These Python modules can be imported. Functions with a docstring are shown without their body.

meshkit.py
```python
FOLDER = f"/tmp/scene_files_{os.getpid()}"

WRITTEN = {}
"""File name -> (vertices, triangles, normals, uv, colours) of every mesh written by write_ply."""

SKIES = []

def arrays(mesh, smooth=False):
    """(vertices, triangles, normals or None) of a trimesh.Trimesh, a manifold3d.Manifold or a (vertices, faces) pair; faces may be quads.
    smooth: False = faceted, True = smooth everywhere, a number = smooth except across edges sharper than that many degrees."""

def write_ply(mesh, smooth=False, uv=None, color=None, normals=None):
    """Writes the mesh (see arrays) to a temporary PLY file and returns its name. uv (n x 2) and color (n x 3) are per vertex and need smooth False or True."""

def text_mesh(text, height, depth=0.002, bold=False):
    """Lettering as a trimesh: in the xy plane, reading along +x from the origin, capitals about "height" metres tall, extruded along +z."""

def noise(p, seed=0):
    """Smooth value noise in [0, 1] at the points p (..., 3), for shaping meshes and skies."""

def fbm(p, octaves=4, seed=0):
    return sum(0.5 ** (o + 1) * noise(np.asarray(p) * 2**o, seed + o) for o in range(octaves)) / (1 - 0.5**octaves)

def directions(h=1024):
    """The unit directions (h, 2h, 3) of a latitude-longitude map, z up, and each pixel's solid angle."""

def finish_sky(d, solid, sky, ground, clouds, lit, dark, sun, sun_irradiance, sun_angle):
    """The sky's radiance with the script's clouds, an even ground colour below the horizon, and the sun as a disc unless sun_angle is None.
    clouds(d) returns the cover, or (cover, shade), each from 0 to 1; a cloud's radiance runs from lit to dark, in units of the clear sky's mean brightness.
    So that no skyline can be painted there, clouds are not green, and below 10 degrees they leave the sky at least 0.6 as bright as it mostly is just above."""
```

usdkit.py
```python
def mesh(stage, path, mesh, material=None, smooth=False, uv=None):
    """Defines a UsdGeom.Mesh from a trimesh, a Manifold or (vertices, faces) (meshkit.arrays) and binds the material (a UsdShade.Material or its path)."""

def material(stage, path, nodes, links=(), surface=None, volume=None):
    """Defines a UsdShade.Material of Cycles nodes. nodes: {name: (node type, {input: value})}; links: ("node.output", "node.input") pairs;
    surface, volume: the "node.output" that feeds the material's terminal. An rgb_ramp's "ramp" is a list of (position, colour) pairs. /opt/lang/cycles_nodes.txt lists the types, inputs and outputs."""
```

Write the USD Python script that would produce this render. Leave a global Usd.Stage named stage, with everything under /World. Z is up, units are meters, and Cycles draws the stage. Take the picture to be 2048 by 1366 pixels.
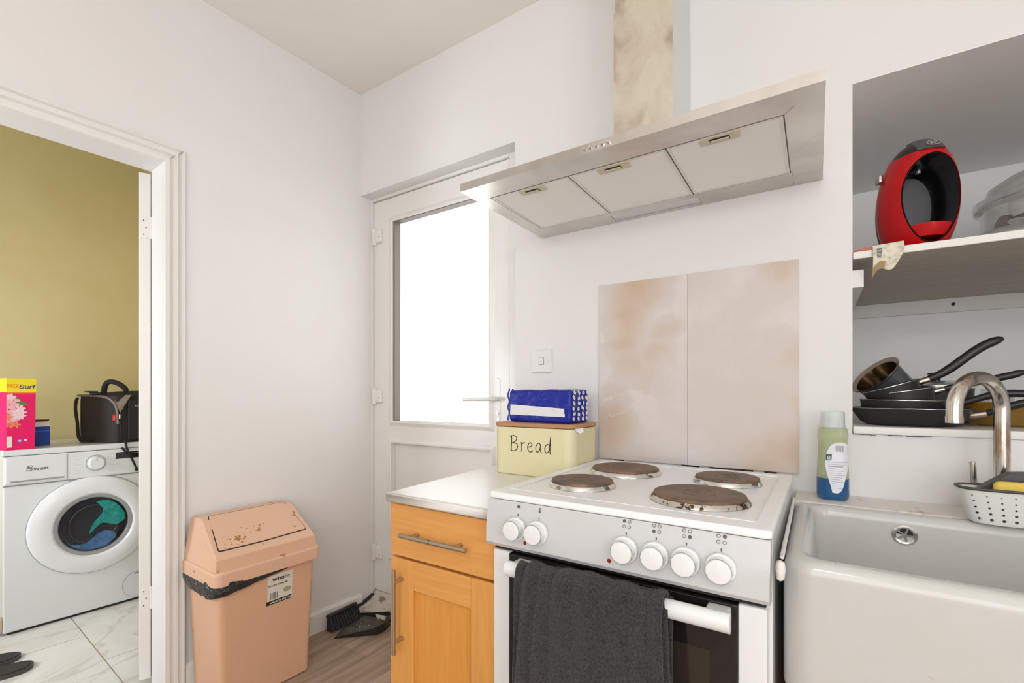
import math, random, sys
import numpy as np, trimesh, manifold3d as mf
from shapely.geometry import Polygon, LineString, Point, box as sbox
from shapely import affinity
from shapely.ops import unary_union
import usdkit, meshkit
from pxr import Usd, UsdGeom, UsdLux, UsdShade, Gf, Sdf
stage = Usd.Stage.CreateInMemory()
UsdGeom.Xform.Define(stage, '/World'); UsdGeom.Scope.Define(stage, '/World/Looks')
PI = math.pi
rng = np.random.default_rng(7)

# ---------------------------------------------------------------- camera, light, exposure
YAW = math.degrees(math.atan2(930.0, 1424.0))
cam = UsdGeom.Camera.Define(stage, '/World/camera')
cam.CreateHorizontalApertureAttr(36.0)
cam.CreateFocalLengthAttr(930.0 / 2048 * 36)
cam.CreateVerticalApertureOffsetAttr(-105.0 / 2048 * 36 * -1)
cam.CreateClippingRangeAttr((0.02, 100.0))
cam.CreateExposureAttr(-0.30)
cam.AddTranslateOp().Set((0, 0, 1.09)); cam.AddRotateZOp().Set(YAW); cam.AddRotateXOp().Set(90.0)

dome = UsdLux.DomeLight.Define(stage, '/World/overcast_sky')
dome.CreateIntensityAttr(1.0); dome.CreateColorAttr((1.0, 0.99, 0.97))

def area(name, loc, rot, w, h, power, color=(1, 1, 1)):
    l = UsdLux.RectLight.Define(stage, '/World/' + name)
    l.CreateWidthAttr(w); l.CreateHeightAttr(h); l.CreateIntensityAttr(power); l.CreateColorAttr(color)
    l.AddTranslateOp().Set(loc); l.AddRotateXYZOp().Set(rot)
    return l
lamp = UsdLux.SphereLight.Define(stage, '/World/ceiling_lamp_glow')   # globe bulb of the pendant in the middle of the room
lamp.CreateRadiusAttr(.07); lamp.CreateIntensityAttr(95.0); lamp.CreateColorAttr((1.0, .99, .98)); lamp.AddTranslateOp().Set((.02, -.75, 1.80))
# a RectLight shines along its own -z
area('window_daylight', (0.30, -1.985, 1.42), (90, 0, 0), 1.7, 1.30, 2.2, (.97, 1.0, 1.035))     # kitchen window behind the photographer, shines +y
area('side_window_daylight', (1.485, -0.85, 1.35), (90, 0, 90), 1.5, 1.30, 2.6, (.97, 1.0, 1.035))   # kitchen window in the right-hand wall, shines -x
area('door_daylight', (-1.45, 1.80, 1.45), (-90, 0, 0), 0.62, 1.02, 2.5, (1.0, 0.99, 0.98))      # daylight behind the glazed door, shines -y
area('utility_daylight', (-2.70, -0.86, 1.15), (90, 0, -3.66), 0.8, 0.7, 19.5, (.93, 1.0, 1.12))   # utility room window, shines +y

# ---------------------------------------------------------------- materials
MATS = {}
def M(name, color=(.8, .8, .8), rough=.5, metal=0., noise=None, bump=None, extra=None, spots=None):
    """noise = (scale vec, detail, distortion, [(pos, colour)...]); bump = (scale, strength, distance); spots = (scale, threshold, width, colour)"""
    n = {'g': ('geometry', {}), 'p': ('principled_bsdf', {'base_color': color, 'roughness': rough, 'metallic': metal, **(extra or {})})}
    L = []; src = None
    if noise:
        sc, det, dist, ramp = noise
        n['m'] = ('mapping', {'scale': sc}); n['n'] = ('noise_texture', {'scale': 1.0, 'detail': float(det), 'distortion': float(dist), 'roughness': .6}); n['r'] = ('rgb_ramp', {'ramp': ramp})
        L += [('g.position', 'm.vector'), ('m.vector', 'n.vector'), ('n.fac', 'r.fac')]; src = 'r.color'
    if spots:
        sc, th, wd, col = spots
        n['sn'] = ('noise_texture', {'scale': float(sc), 'detail': 3.0, 'roughness': .6}); n['sr'] = ('rgb_ramp', {'ramp': [(0, (0, 0, 0)), (th, (0, 0, 0)), (min(1, th + wd), (1, 1, 1)), (1, (1, 1, 1))]})
        n['sm'] = ('mix_color', {'a': color, 'b': col})
        L += [('g.position', 'sn.vector'), ('sn.fac', 'sr.fac'), ('sr.color', 'sm.fac')]
        if src: L.append((src, 'sm.a'))
        src = 'sm.result'
    if src: L.append((src, 'p.base_color'))
    if bump:
        sc, st, di = bump
        n['bm'] = ('mapping', {'scale': sc if np.ndim(sc) else (sc, sc, sc)}); n['bn'] = ('noise_texture', {'scale': 1.0, 'detail': 3.0}); n['b'] = ('bump', {'strength': float(st), 'distance': float(di)})
        L += [('g.position', 'bm.vector'), ('bm.vector', 'bn.vector'), ('bn.fac', 'b.height'), ('b.normal', 'p.normal')]
    MATS[name] = usdkit.material(stage, '/World/Looks/' + name, n, L, surface='p.BSDF')
    return MATS[name]

def wood(name, c1, c2, c3, axis, rough=.38):
    sc = [55, 55, 55]; sc[axis] = 3.0
    return M(name, c1, rough, noise=(tuple(sc), 4, 1.2, [(0.25, c3), (0.5, c1), (0.75, c2)]), bump=(tuple(x * 3 for x in sc), .04, .001))

wall_paint = M('wall_paint', (.78, .765, .76), .62, noise=((1.3, 1.3, 1.3), 3, 0, [(.3, (.775, .752, .745)), (.7, (.78, .772, .768))]), bump=(55, .06, .002))
bright_paint = M('bright_white_paint', (.90, .89, .88), .6)
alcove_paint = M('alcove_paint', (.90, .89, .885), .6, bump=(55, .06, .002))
ceiling_paint = M('ceiling_paint', (.87, .84, .785), .7)
gloss_paint = M('white_gloss_paint', (.80, .785, .76), .32, bump=(40, .04, .002))
ochre_paint = M('ochre_wall_paint', (.60, .50, .235), .6, noise=((2.2, 2.2, 2.2), 4, .4, [(.3, (.585, .485, .22)), (.7, (.625, .53, .27))]))
upvc = M('white_upvc', (.80, .785, .76), .3)
upvc_dirty = M('dirty_upvc', (.74, .70, .63), .4, spots=(28, .56, .06, (.32, .23, .15)))
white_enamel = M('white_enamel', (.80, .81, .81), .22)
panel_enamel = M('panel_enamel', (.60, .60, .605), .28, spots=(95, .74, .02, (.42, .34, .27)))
enamel_stained = M('stained_enamel', (.90, .91, .92), .25, spots=(95, .75, .02, (.45, .36, .28)))
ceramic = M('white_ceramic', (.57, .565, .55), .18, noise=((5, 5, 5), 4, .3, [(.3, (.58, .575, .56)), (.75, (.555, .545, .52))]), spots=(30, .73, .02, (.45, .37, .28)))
ledge_mat = M('white_ledge', (.74, .70, .66), .35, spots=(14, .64, .06, (.50, .40, .30)))
steel = M('brushed_steel', (.60, .575, .545), .30, 1.0, noise=((5, 5, 5), 4, .5, [(.3, (.52, .485, .45)), (.6, (.66, .635, .605))]), bump=((8, 900, 900), .03, .0006))
steel_plain = M('satin_steel', (.62, .60, .57), .28, 1.0)
handle_steel = M('nickel_bar', (.50, .44, .37), .33, 1.0)
duct_mat = M('duct_film', (.62, .56, .46), .42, .25, noise=((9, 9, 6), 5, .6, [(.30, (.40, .32, .245)), (.46, (.60, .53, .43)), (.58, (.66, .60, .49)), (.8, (.62, .55, .45))]))
duct_side = M('duct_side_steel', (.72, .73, .74), .3, .7)
filter_mat = M('filter_mesh', (.95, .945, .92), .5, .0, bump=(900, .25, .0006))
filter_edge = M('filter_edge', (.70, .69, .66), .35, .6)
cream_plastic = M('cream_plastic', (.66, .61, .45), .4)
black_gap = M('dark_gap', (.015, .013, .012), .6)
chrome = M('chrome', (.72, .71, .69), .10, 1.0)
worn_chrome = M('worn_chrome', (.62, .58, .53), .17, 1.0, noise=((26, 26, 7), 4, .3, [(.38, (.40, .31, .24)), (.52, (.66, .62, .57)), (.8, (.72, .69, .65))]))
iron = M('rusty_iron_plate', (.13, .085, .06), .5, .15, noise=((22, 22, 22), 5, .5, [(.3, (.085, .06, .045)), (.5, (.15, .095, .062)), (.72, (.24, .14, .085))]))
burnt_rim = M('burnt_rim', (.60, .56, .50), .3, .8, spots=(60, .52, .05, (.08, .05, .035)))
black_glass = M('black_oven_glass', (.012, .010, .010), .06)
oven_window = M('oven_window_glass', (.028, .022, .016), .08)
print_grey = M('grey_print', (.10, .10, .10), .5)
print_light = M('light_grey_print', (.35, .35, .35), .5)
red_lamp = M('red_indicator', (.22, .012, .012), .25)
towel_mat = M('charcoal_terry', (.036, .032, .036), .95, noise=((300, 300, 300), 3, 0, [(.35, (.014, .0125, .0145)), (.65, (.062, .055, .061))]), bump=(480, 1.0, .004), extra={'sheen_weight': .2, 'sheen_roughness': .5, 'sheen_tint': (.7, .68, .7)})
wood_h = wood('maple_grain_across', (.74, .345, .092), (.79, .39, .115), (.68, .30, .072), 0)
wood_v = wood('maple_grain_up', (.74, .345, .088), (.79, .385, .11), (.67, .295, .066), 2)
wood_p = wood('maple_panel_grain', (.71, .305, .058), (.76, .345, .074), (.64, .262, .044), 2)
worktop_mat = M('white_worktop', (.78, .755, .725), .28, spots=(30, .76, .01, (.3, .27, .24)))
bread_cream = M('cream_tin', (.74, .68, .42), .38)
bamboo = wood('bamboo_lid', (.48, .245, .115), (.53, .285, .14), (.43, .21, .095), 0, .45)
ink = M('black_ink', (.012, .011, .011), .5)
blue_wrap = M('blue_plastic_wrap', (.012, .024, .30), .28, extra={'specular_ior_level': .3}, bump=(30, .5, .010))
white_tape = M('white_tape', (.78, .77, .78), .4, bump=(60, .2, .004))
white_print = M('white_print', (.75, .76, .82), .35)
marble = None
switch_mat = M('white_switch', (.78, .775, .755), .25)
bin_mat = M('peach_plastic', (.69, .42, .268), .40, bump=(260, .05, .001), spots=(26, .74, .02, (.42, .20, .08)))
bin_lid_mat = M('peach_lid_plastic', (.72, .455, .308), .38, spots=(24, .69, .02, (.42, .20, .06)))
bag_mat = M('black_bin_bag', (.02, .02, .022), .14, bump=(60, .9, .015))
sticker = M('white_sticker', (.70, .66, .58), .45)
sticker_green = M('sticker_green', (.33, .36, .20), .5)
black_plastic = M('black_plastic', (.018, .018, .019), .38)
bristle_mat = M('black_bristle', (.022, .024, .026), .75, bump=(500, .6, .003))
dusty_plastic = M('dusty_black_plastic', (.07, .065, .055), .6, noise=((20, 20, 20), 4, .4, [(.35, (.045, .042, .037)), (.62, (.12, .105, .08)), (.75, (.30, .26, .21))]))
plaster = M('plaster_dust', (.72, .66, .55), .8, spots=(34, .62, .05, (.40, .27, .14)))
tan_box = M('tan_card', (.55, .42, .32), .6)
slipper_mat = M('black_rubber', (.02, .02, .019), .6, bump=(160, .4, .003))
slipper_edge = M('dark_rubber_edge', (.055, .055, .05), .55)
red_gloss = M('red_gloss_plastic', (.50, .006, .010), .2, extra={'specular_ior_level': .3})
black_gloss = M('black_gloss_plastic', (.014, .013, .014), .2)
dark_satin = M('dark_satin_plastic', (.085, .085, .092), .42)
grey_metal = M('grey_badge', (.55, .54, .53), .3, .7)
pan_black = M('nonstick_black', (.022, .021, .021), .42)
pan_rim = M('pan_rim_metal', (.55, .54, .52), .25, 1.0)
handle_black = M('bakelite_black', (.016, .015, .016), .36)
neck_steel = M('pan_neck_steel', (.58, .52, .47), .3, 1.0)
pot_steel = M('pot_steel', (.60, .50, .40), .16, 1.0)
pot_side = M('pot_side_steel', (.16, .17, .19), .3, .6)
caddy_white = M('caddy_white_plastic', (.74, .75, .71), .3)
caddy_grey = M('caddy_grey_rubber', (.07, .065, .062), .5)
sponge_yellow = M('yellow_sponge', (.74, .55, .10), .7, bump=(300, .4, .003))
caulk = M('white_caulk', (.78, .74, .71), .45, bump=(120, .5, .004))
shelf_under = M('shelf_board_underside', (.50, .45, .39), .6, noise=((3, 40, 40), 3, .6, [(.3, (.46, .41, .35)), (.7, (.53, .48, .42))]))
shelf_edge = M('white_shelf_edge', (.80, .775, .75), .4)
paper = M('printed_paper', (.72, .66, .52), .6, noise=((90, 90, 90), 3, 0, [(.35, (.55, .48, .36)), (.55, (.74, .69, .57))]))
paper_brown = M('stained_paper', (.36, .25, .11), .6)
salmon = M('salmon_plastic', (.62, .17, .09), .4)
pink_card = M('pink_card', (.78, .012, .125), .5, extra={'specular_ior_level': .2})
yellow_card = M('yellow_card', (.86, .70, .02), .5, extra={'specular_ior_level': .2})
orange_print = M('orange_print', (.85, .25, .02), .5, extra={'specular_ior_level': .2})
navy_print = M('navy_print', (.03, .04, .11), .4)
blush = M('blossom_pink', (.80, .42, .42), .45)
blush_light = M('blossom_light_pink', (.85, .58, .62), .45)
coral_print = M('blossom_coral', (.80, .20, .09), .45)
cream_print = M('cream_print', (.78, .72, .62), .45)
leaf_print = M('leaf_green_print', (.08, .22, .05), .45)
purple_print = M('purple_print', (.25, .16, .55), .45)
blue_card = M('blue_card', (.018, .06, .30), .5, extra={'specular_ior_level': .2})
white_card = M('white_card', (.70, .68, .66), .45)
bag_fabric = M('black_nylon', (.014, .012, .012), .75, bump=(300, .35, .002))
bag_brown = M('brown_black_nylon', (.020, .015, .013), .75, bump=(300, .35, .002))
bag_taupe = M('taupe_piping', (.22, .17, .14), .7)
red_tag = M('red_tag', (.55, .015, .015), .5)
wm_white = M('washer_white', (.70, .715, .70), .28)
wm_door = M('washer_door_white', (.74, .745, .74), .25)
wm_grey = M('washer_grey', (.30, .30, .30), .35)
wm_line = M('washer_seam_grey', (.38, .385, .38), .5)
wm_mark = M('washer_print_grey', (.50, .50, .49), .5)
teal_cloth = M('teal_cloth', (.01, .33, .27), .8, bump=(70, .6, .01))
blue_cloth = M('blue_cloth', (.06, .17, .34), .8, bump=(70, .6, .01))
dark_cloth = M('dark_cloth', (.018, .017, .020), .85, bump=(70, .6, .01))
maroon = M('maroon_plastic', (.12, .01, .02), .4)
drum_dark = M('drum_dark', (.05, .05, .055), .35, .6)

def glassy(name, tint, body=None, fac=.0, ior=1.45, rough=.02, edge=.22):
    """clear pane-like material: tinted transparency, fresnel gloss and, with body, a milky share"""
    n = {'t': ('transparent_bsdf', {'color': tint}), 'gl': ('glossy_bsdf', {'color': (1, 1, 1), 'roughness': rough}), 'lw': ('layer_weight', {'blend': edge}), 'fr': ('math', {'math_type': 'multiply', 'value2': min(1.0, (ior - 1) * 1.1 * edge / .22)}), 'x': ('mix_closure', {})}
    L = [('lw.facing', 'fr.value1'), ('fr.value', 'x.fac'), ('gl.BSDF', 'x.closure2')]
    if body is not None:
        n['d'] = ('principled_bsdf', {'base_color': body, 'roughness': .3}); n['y'] = ('mix_closure', {'fac': float(fac)})
        L += [('t.BSDF', 'y.closure1'), ('d.BSDF', 'y.closure2'), ('y.closure', 'x.closure1')]
    else:
        L += [('t.BSDF', 'x.closure1')]
    MATS[name] = usdkit.material(stage, '/World/Looks/' + name, n, L, surface='x.closure')
    return MATS[name]
clear_glass = glassy('clear_glass', (.975, .98, .975), (.85, .85, .83), .10, edge=.36)
smoky_glass = glassy('lid_glass', (.97, .98, .975), (.80, .82, .81), .12, edge=.38)
door_glass_wm = glassy('washer_door_glass', (.96, .96, .97), None, ior=1.30)
amber_glass = glassy('amber_glass', (.85, .60, .12), (.42, .25, .03), .55)
bottle_clear = glassy('bottle_plastic', (.86, .89, .74), (.52, .58, .36), .42)
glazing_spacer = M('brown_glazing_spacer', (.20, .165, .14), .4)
cap_clear = glassy('bottle_cap_plastic', (.95, .97, .97), (.80, .84, .84), .5)
liquid_blue = glassy('blue_liquid', (.10, .35, .65), (.010, .10, .27), .80)

def frosted():
    n = {'t': ('transparent_bsdf', {'color': (.96, .97, .97)}), 'd': ('translucent_bsdf', {'color': (.93, .95, .95)}), 'y': ('mix_closure', {'fac': .6}),
         'gl': ('glossy_bsdf', {'color': (1, 1, 1), 'roughness': .12}), 'fr': ('fresnel', {'IOR': 1.35}), 'x': ('mix_closure', {})}
    L = [('t.BSDF', 'y.closure1'), ('d.BSDF', 'y.closure2'), ('y.closure', 'x.closure1'), ('gl.BSDF', 'x.closure2'), ('fr.fac', 'x.fac')]
    MATS['frosted'] = usdkit.material(stage, '/World/Looks/frosted_door_glass', n, L, surface='x.closure')
    return MATS['frosted']
frosted_glass = frosted()

def stone(name, base, ramp, vein_col, vein_lo, scale, vscale, rough=.3):
    n = {'g': ('geometry', {}), 'oi': ('object_info', {}), 'n': ('noise_texture', {'scale': scale, 'detail': 4.0, 'roughness': .55, 'distortion': .6}), 'r': ('rgb_ramp', {'ramp': ramp}),
         'm': ('mapping', {'scale': vscale, 'rotation': (.5, .3, .6)}), 'v': ('noise_texture', {'scale': 1.0, 'detail': 5.0, 'roughness': .6, 'distortion': 1.6}),
         'vr': ('rgb_ramp', {'ramp': [(0, (0, 0, 0)), (.5 - vein_lo, (0, 0, 0)), (.5, (1, 1, 1)), (.5 + vein_lo, (0, 0, 0)), (1, (0, 0, 0))]}),
         'x': ('mix_color', {'b': vein_col}), 'p': ('principled_bsdf', {'roughness': rough, 'base_color': base})}
    L = [('g.position', 'n.vector'), ('n.fac', 'r.fac'), ('g.position', 'm.vector'), ('m.vector', 'v.vector'), ('v.fac', 'vr.fac'), ('vr.color', 'x.fac'), ('r.color', 'x.a'), ('x.result', 'p.base_color')]
    MATS[name] = usdkit.material(stage, '/World/Looks/' + name, n, L, surface='p.BSDF')
    return MATS[name]
tile_marble = [stone('marble_floor_tile_%s' % 'abc'[k], (.72, .70, .66), [(.3, (.66, .63, .57)), (.6, (.75, .73, .69))], (.58, .55, .50), .03, 2.6 + .3 * k, (2.2, 1.1 + .2 * k, 2.0), .22) for k in range(3)]
grout = M('beige_grout', (.42, .34, .20), .8)

def splash_material(name, blobs, off, vein):
    """printed onyx: a pale ground with soft tan clouds at the places (x, z, radius, strength) and a few light veins"""
    n = {'g': ('geometry', {}), 'm': ('mapping', {'location': off}), 'n': ('noise_texture', {'scale': 4.2, 'detail': 5.0, 'roughness': .55}), 'wn': ('noise_texture', {'scale': 7.0, 'detail': 4.0, 'roughness': .6}),
         'w1': ('vector_math', {'math_type': 'subtract', 'vector2': (.5, .5, .5)}), 'w2': ('vector_math', {'math_type': 'multiply', 'vector2': (.16, 0, .16)}), 'w3': ('vector_math', {'math_type': 'add'}),
         'p': ('principled_bsdf', {'roughness': .5, 'specular_ior_level': .3})}
    L = [('g.position', 'm.vector'), ('m.vector', 'n.vector'), ('m.vector', 'wn.vector'), ('wn.color', 'w1.vector1'), ('w1.vector', 'w2.vector1'), ('g.position', 'w3.vector1'), ('w2.vector', 'w3.vector2')]
    prev = None
    for k, (x, z, r, s) in enumerate(blobs):
        n[f'd{k}'] = ('vector_math', {'math_type': 'distance', 'vector2': (x, 1.519, z)}); n[f'q{k}'] = ('map_range', {'range_type': 'smoothstep', 'from_min': 0.0, 'from_max': float(r), 'to_min': float(s), 'to_max': 0.0, 'clamp': True})
        L += [('w3.vector', f'd{k}.vector1'), (f'd{k}.value', f'q{k}.value')]
        if prev:
            n[f'a{k}'] = ('math', {'math_type': 'maximum'}); L += [(prev, f'a{k}.value1'), (f'q{k}.result', f'a{k}.value2')]; prev = f'a{k}.value'
        else: prev = f'q{k}.result'
    n['nb'] = ('math', {'math_type': 'multiply_add', 'value2': .8, 'value3': -.33}); n['sum'] = ('math', {'math_type': 'add', 'use_clamp': True})
    n['r'] = ('rgb_ramp', {'ramp': [(0, (.70, .645, .625)), (.10, (.65, .585, .56)), (.3, (.645, .56, .505)), (.6, (.62, .505, .42)), (1, (.58, .44, .335))]})
    L += [('n.fac', 'nb.value1'), ('nb.value', 'sum.value1'), (prev, 'sum.value2'), ('sum.value', 'r.fac')]
    n['v'] = ('noise_texture', {'scale': 3.0, 'detail': 3.0, 'distortion': .8}); n['vr'] = ('rgb_ramp', {'ramp': [(0, (0, 0, 0)), (vein - .007, (0, 0, 0)), (vein, (.55, .55, .55)), (vein + .007, (0, 0, 0)), (1, (0, 0, 0))]}); n['x'] = ('mix_color', {'b': (.80, .73, .66)})
    L += [('m.vector', 'v.vector'), ('v.fac', 'vr.fac'), ('vr.color', 'x.fac'), ('r.color', 'x.a'), ('x.result', 'p.base_color')]
    MATS[name] = usdkit.material(stage, '/World/Looks/' + name, n, L, surface='p.BSDF')
    return MATS[name]
splash_a = splash_material('onyx_panel_tan', [(-.50, 1.44, .14, 1.0), (-.515, 1.36, .11, .85), (-.53, 1.28, .09, .7), (-.50, 1.19, .10, .5), (-.42, 1.22, .09, .55), (-.40, 1.29, .07, .5), (-.60, .985, .12, .9), (-.57, 1.08, .08, .45), (-.46, 1.15, .08, .4)], (.35, 0, .6), .385)
splash_b = splash_material('onyx_panel_pale', [(-.055, .94, .11, .75), (-.11, .87, .12, .6), (-.05, 1.20, .07, .35), (-.09, 1.45, .07, .55), (-.05, 1.06, .06, .45)], (2.2, 0, .15), .27)

def plank_material(k):
    t = [1.55, 1.36, 1.72, 1.46][k]
    c = lambda r, g, b: (r * t, g * t, b * t)
    return M('vinyl_plank_%s' % 'abcd'[k], c(.27, .19, .13), .42, noise=((30, 1.6, 30), 5, .9, [(.28, c(.16, .11, .078)), (.5, c(.27, .195, .14)), (.74, c(.37, .285, .21))]), bump=((120, 5, 120), .05, .001))
planks = [plank_material(k) for k in range(4)]

# ---------------------------------------------------------------- shape helpers (trimesh)
def tm(m):
    if hasattr(m, 'to_mesh'):
        q = m.to_mesh(); return trimesh.Trimesh(np.array(q.vert_properties[:, :3]), np.array(q.tri_verts), process=False)
    return m
def cat(*ms):
    ms = [tm(m) for m in (ms[0] if len(ms) == 1 and isinstance(ms[0], (list, tuple)) else ms)]
    return trimesh.util.concatenate(ms) if len(ms) > 1 else ms[0]
def X(m, loc=(0, 0, 0), rx=0, ry=0, rz=0, s=None):
    m = tm(m).copy()
    if s is not None: m.apply_scale(s)
    for ang, ax in ((rx, [1, 0, 0]), (ry, [0, 1, 0]), (rz, [0, 0, 1])):
        if ang: m.apply_transform(trimesh.transformations.rotation_matrix(math.radians(ang), ax))
    m.apply_translation(loc); return m
def bx(x0, x1, y0, y1, z0, z1):
    m = trimesh.creation.box((abs(x1 - x0), abs(y1 - y0), abs(z1 - z0))); m.apply_translation(((x0 + x1) / 2, (y0 + y1) / 2, (z0 + z1) / 2)); return m
def hull(pts): return tm(mf.Manifold.hull_points(np.asarray(pts, float)))
def rb(x0, x1, y0, y1, z0, z1, r=.003, seg=8):
    """box with rounded edges"""
    r = min(r, abs(x1 - x0) / 2.001, abs(y1 - y0) / 2.001, abs(z1 - z0) / 2.001)
    s = mf.Manifold.sphere(r, seg); q = []
    for x in (x0 + r, x1 - r):
        for y in (y0 + r, y1 - r):
            for z in (z0 + r, z1 - r): q.append(s.translate((x, y, z)))
    return mf.Manifold.batch_hull(q)
def chamfer(poly, z0, z1, c, top=True, bottom=True, n=3):
    """convex polygon prism with rounded rims"""
    pts = []
    def ring(d, z): pts.extend([(x, y, z) for x, y in list(poly.buffer(-d, join_style=1).exterior.coords)[:-1]])
    for k in range(n + 1):
        a = k / n * PI / 2; d = c * (1 - math.sin(a)); h = c * (1 - math.cos(a))
        ring(d, z0 + h if bottom else z0) if bottom else None
        ring(d, z1 - h) if top else None
    if not bottom: ring(0, z0)
    if not top: ring(0, z1)
    return mf.Manifold.hull_points(np.array(pts))
def prism(poly, h, engine='earcut'):
    gs = getattr(poly, 'geoms', [poly])
    return cat([trimesh.creation.extrude_polygon(g, h, engine=engine) for g in gs if g.area > 1e-10])
def rrect(x0, x1, y0, y1, r, q=6): return sbox(x0 + r, y0 + r, x1 - r, y1 - r).buffer(r, quad_segs=q)
UPX = np.array([[1, 0, 0, 0], [0, 0, -1, 0], [0, 1, 0, 0], [0, 0, 0, 1.]])     # drawing (x, y, out) onto a wall that faces -y
FX = np.array([[0, 0, 1, 0], [1, 0, 0, 0], [0, 1, 0, 0], [0, 0, 0, 1.]])       # drawing onto a wall that faces +x
def face_y(m, y): m = tm(m).copy(); m.apply_transform(UPX); m.apply_translation((0, y, 0)); return m
def face_x(m, x): m = tm(m).copy(); m.apply_transform(FX); m.apply_translation((x, 0, 0)); return m
def lathe(profile, seg=40):
    m = trimesh.creation.revolve(np.array(profile, float), sections=seg)
    if m.volume < 0: m.invert()
    return m
def cyl(r, p, q, seg=20):
    p, q = np.asarray(p, float), np.asarray(q, float)
    return trimesh.creation.cylinder(r, segment=(p, q), sections=seg)
def tube(pts, r, sides=12, cap=True):
    p = np.asarray(pts, float); n = len(p); r = np.broadcast_to(np.asarray(r, float), (n,))
    t = np.gradient(p, axis=0); t /= np.linalg.norm(t, axis=1, keepdims=True)
    a = np.cross(t[0], [0, 0, 1.0]); a = np.cross(t[0], [1.0, 0, 0]) if np.linalg.norm(a) < .1 else a
    V = []
    for k in range(n):
        a = a - t[k] * (a @ t[k]); a /= np.linalg.norm(a); b = np.cross(t[k], a)
        for j in range(sides):
            w = 2 * PI * j / sides; V.append(p[k] + r[k] * (math.cos(w) * a + math.sin(w) * b))
    F = []
    for k in range(n - 1):
        for j in range(sides):
            i0, i1 = k * sides + j, k * sides + (j + 1) % sides
            F += [(i0, i1, i1 + sides), (i0, i1 + sides, i0 + sides)]
    if cap:
        V += [p[0], p[-1]]; c0, c1 = len(V) - 2, len(V) - 1
        for j in range(sides):
            F += [(c0, (j + 1) % sides, j), (c1, (n - 1) * sides + j, (n - 1) * sides + (j + 1) % sides)]
    m = trimesh.Trimesh(np.array(V), np.array(F), process=False)
    if m.volume < 0: m.invert()
    return m
def spline(pts, n=24):
    from scipy.interpolate import CubicSpline
    p = np.asarray(pts, float); d = np.r_[0, np.cumsum(np.linalg.norm(np.diff(p, axis=0), axis=1))]
    return CubicSpline(d, p)(np.linspace(0, d[-1], n))
def grid_mesh(P, closed_u=False):
    """P (n, m, 3) grid to mesh"""
    n, m = P.shape[:2]; F = []
    for i in range(n - 1):
        for j in range(m if closed_u else m - 1):
            a, b, c, d = i * m + j, i * m + (j + 1) % m, (i + 1) * m + (j + 1) % m, (i + 1) * m + j
            F += [(a, b, c), (a, c, d)]
    return trimesh.Trimesh(P.reshape(-1, 3), np.array(F), process=False)
def loft(rings):
    """closed rings (list of (m,3)) lofted with end caps"""
    P = np.array(rings); g = grid_mesh(P, True); n, m = P.shape[:2]
    V = np.vstack([g.vertices, P[0].mean(0), P[-1].mean(0)]); F = list(map(tuple, g.faces))
    for j in range(m):
        F += [(n * m, (j + 1) % m, j), (n * m + 1, (n - 1) * m + j, (n - 1) * m + (j + 1) % m)]
    q = trimesh.Trimesh(V, np.array(F), process=False)
    if q.volume < 0: q.invert()
    return q
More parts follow.
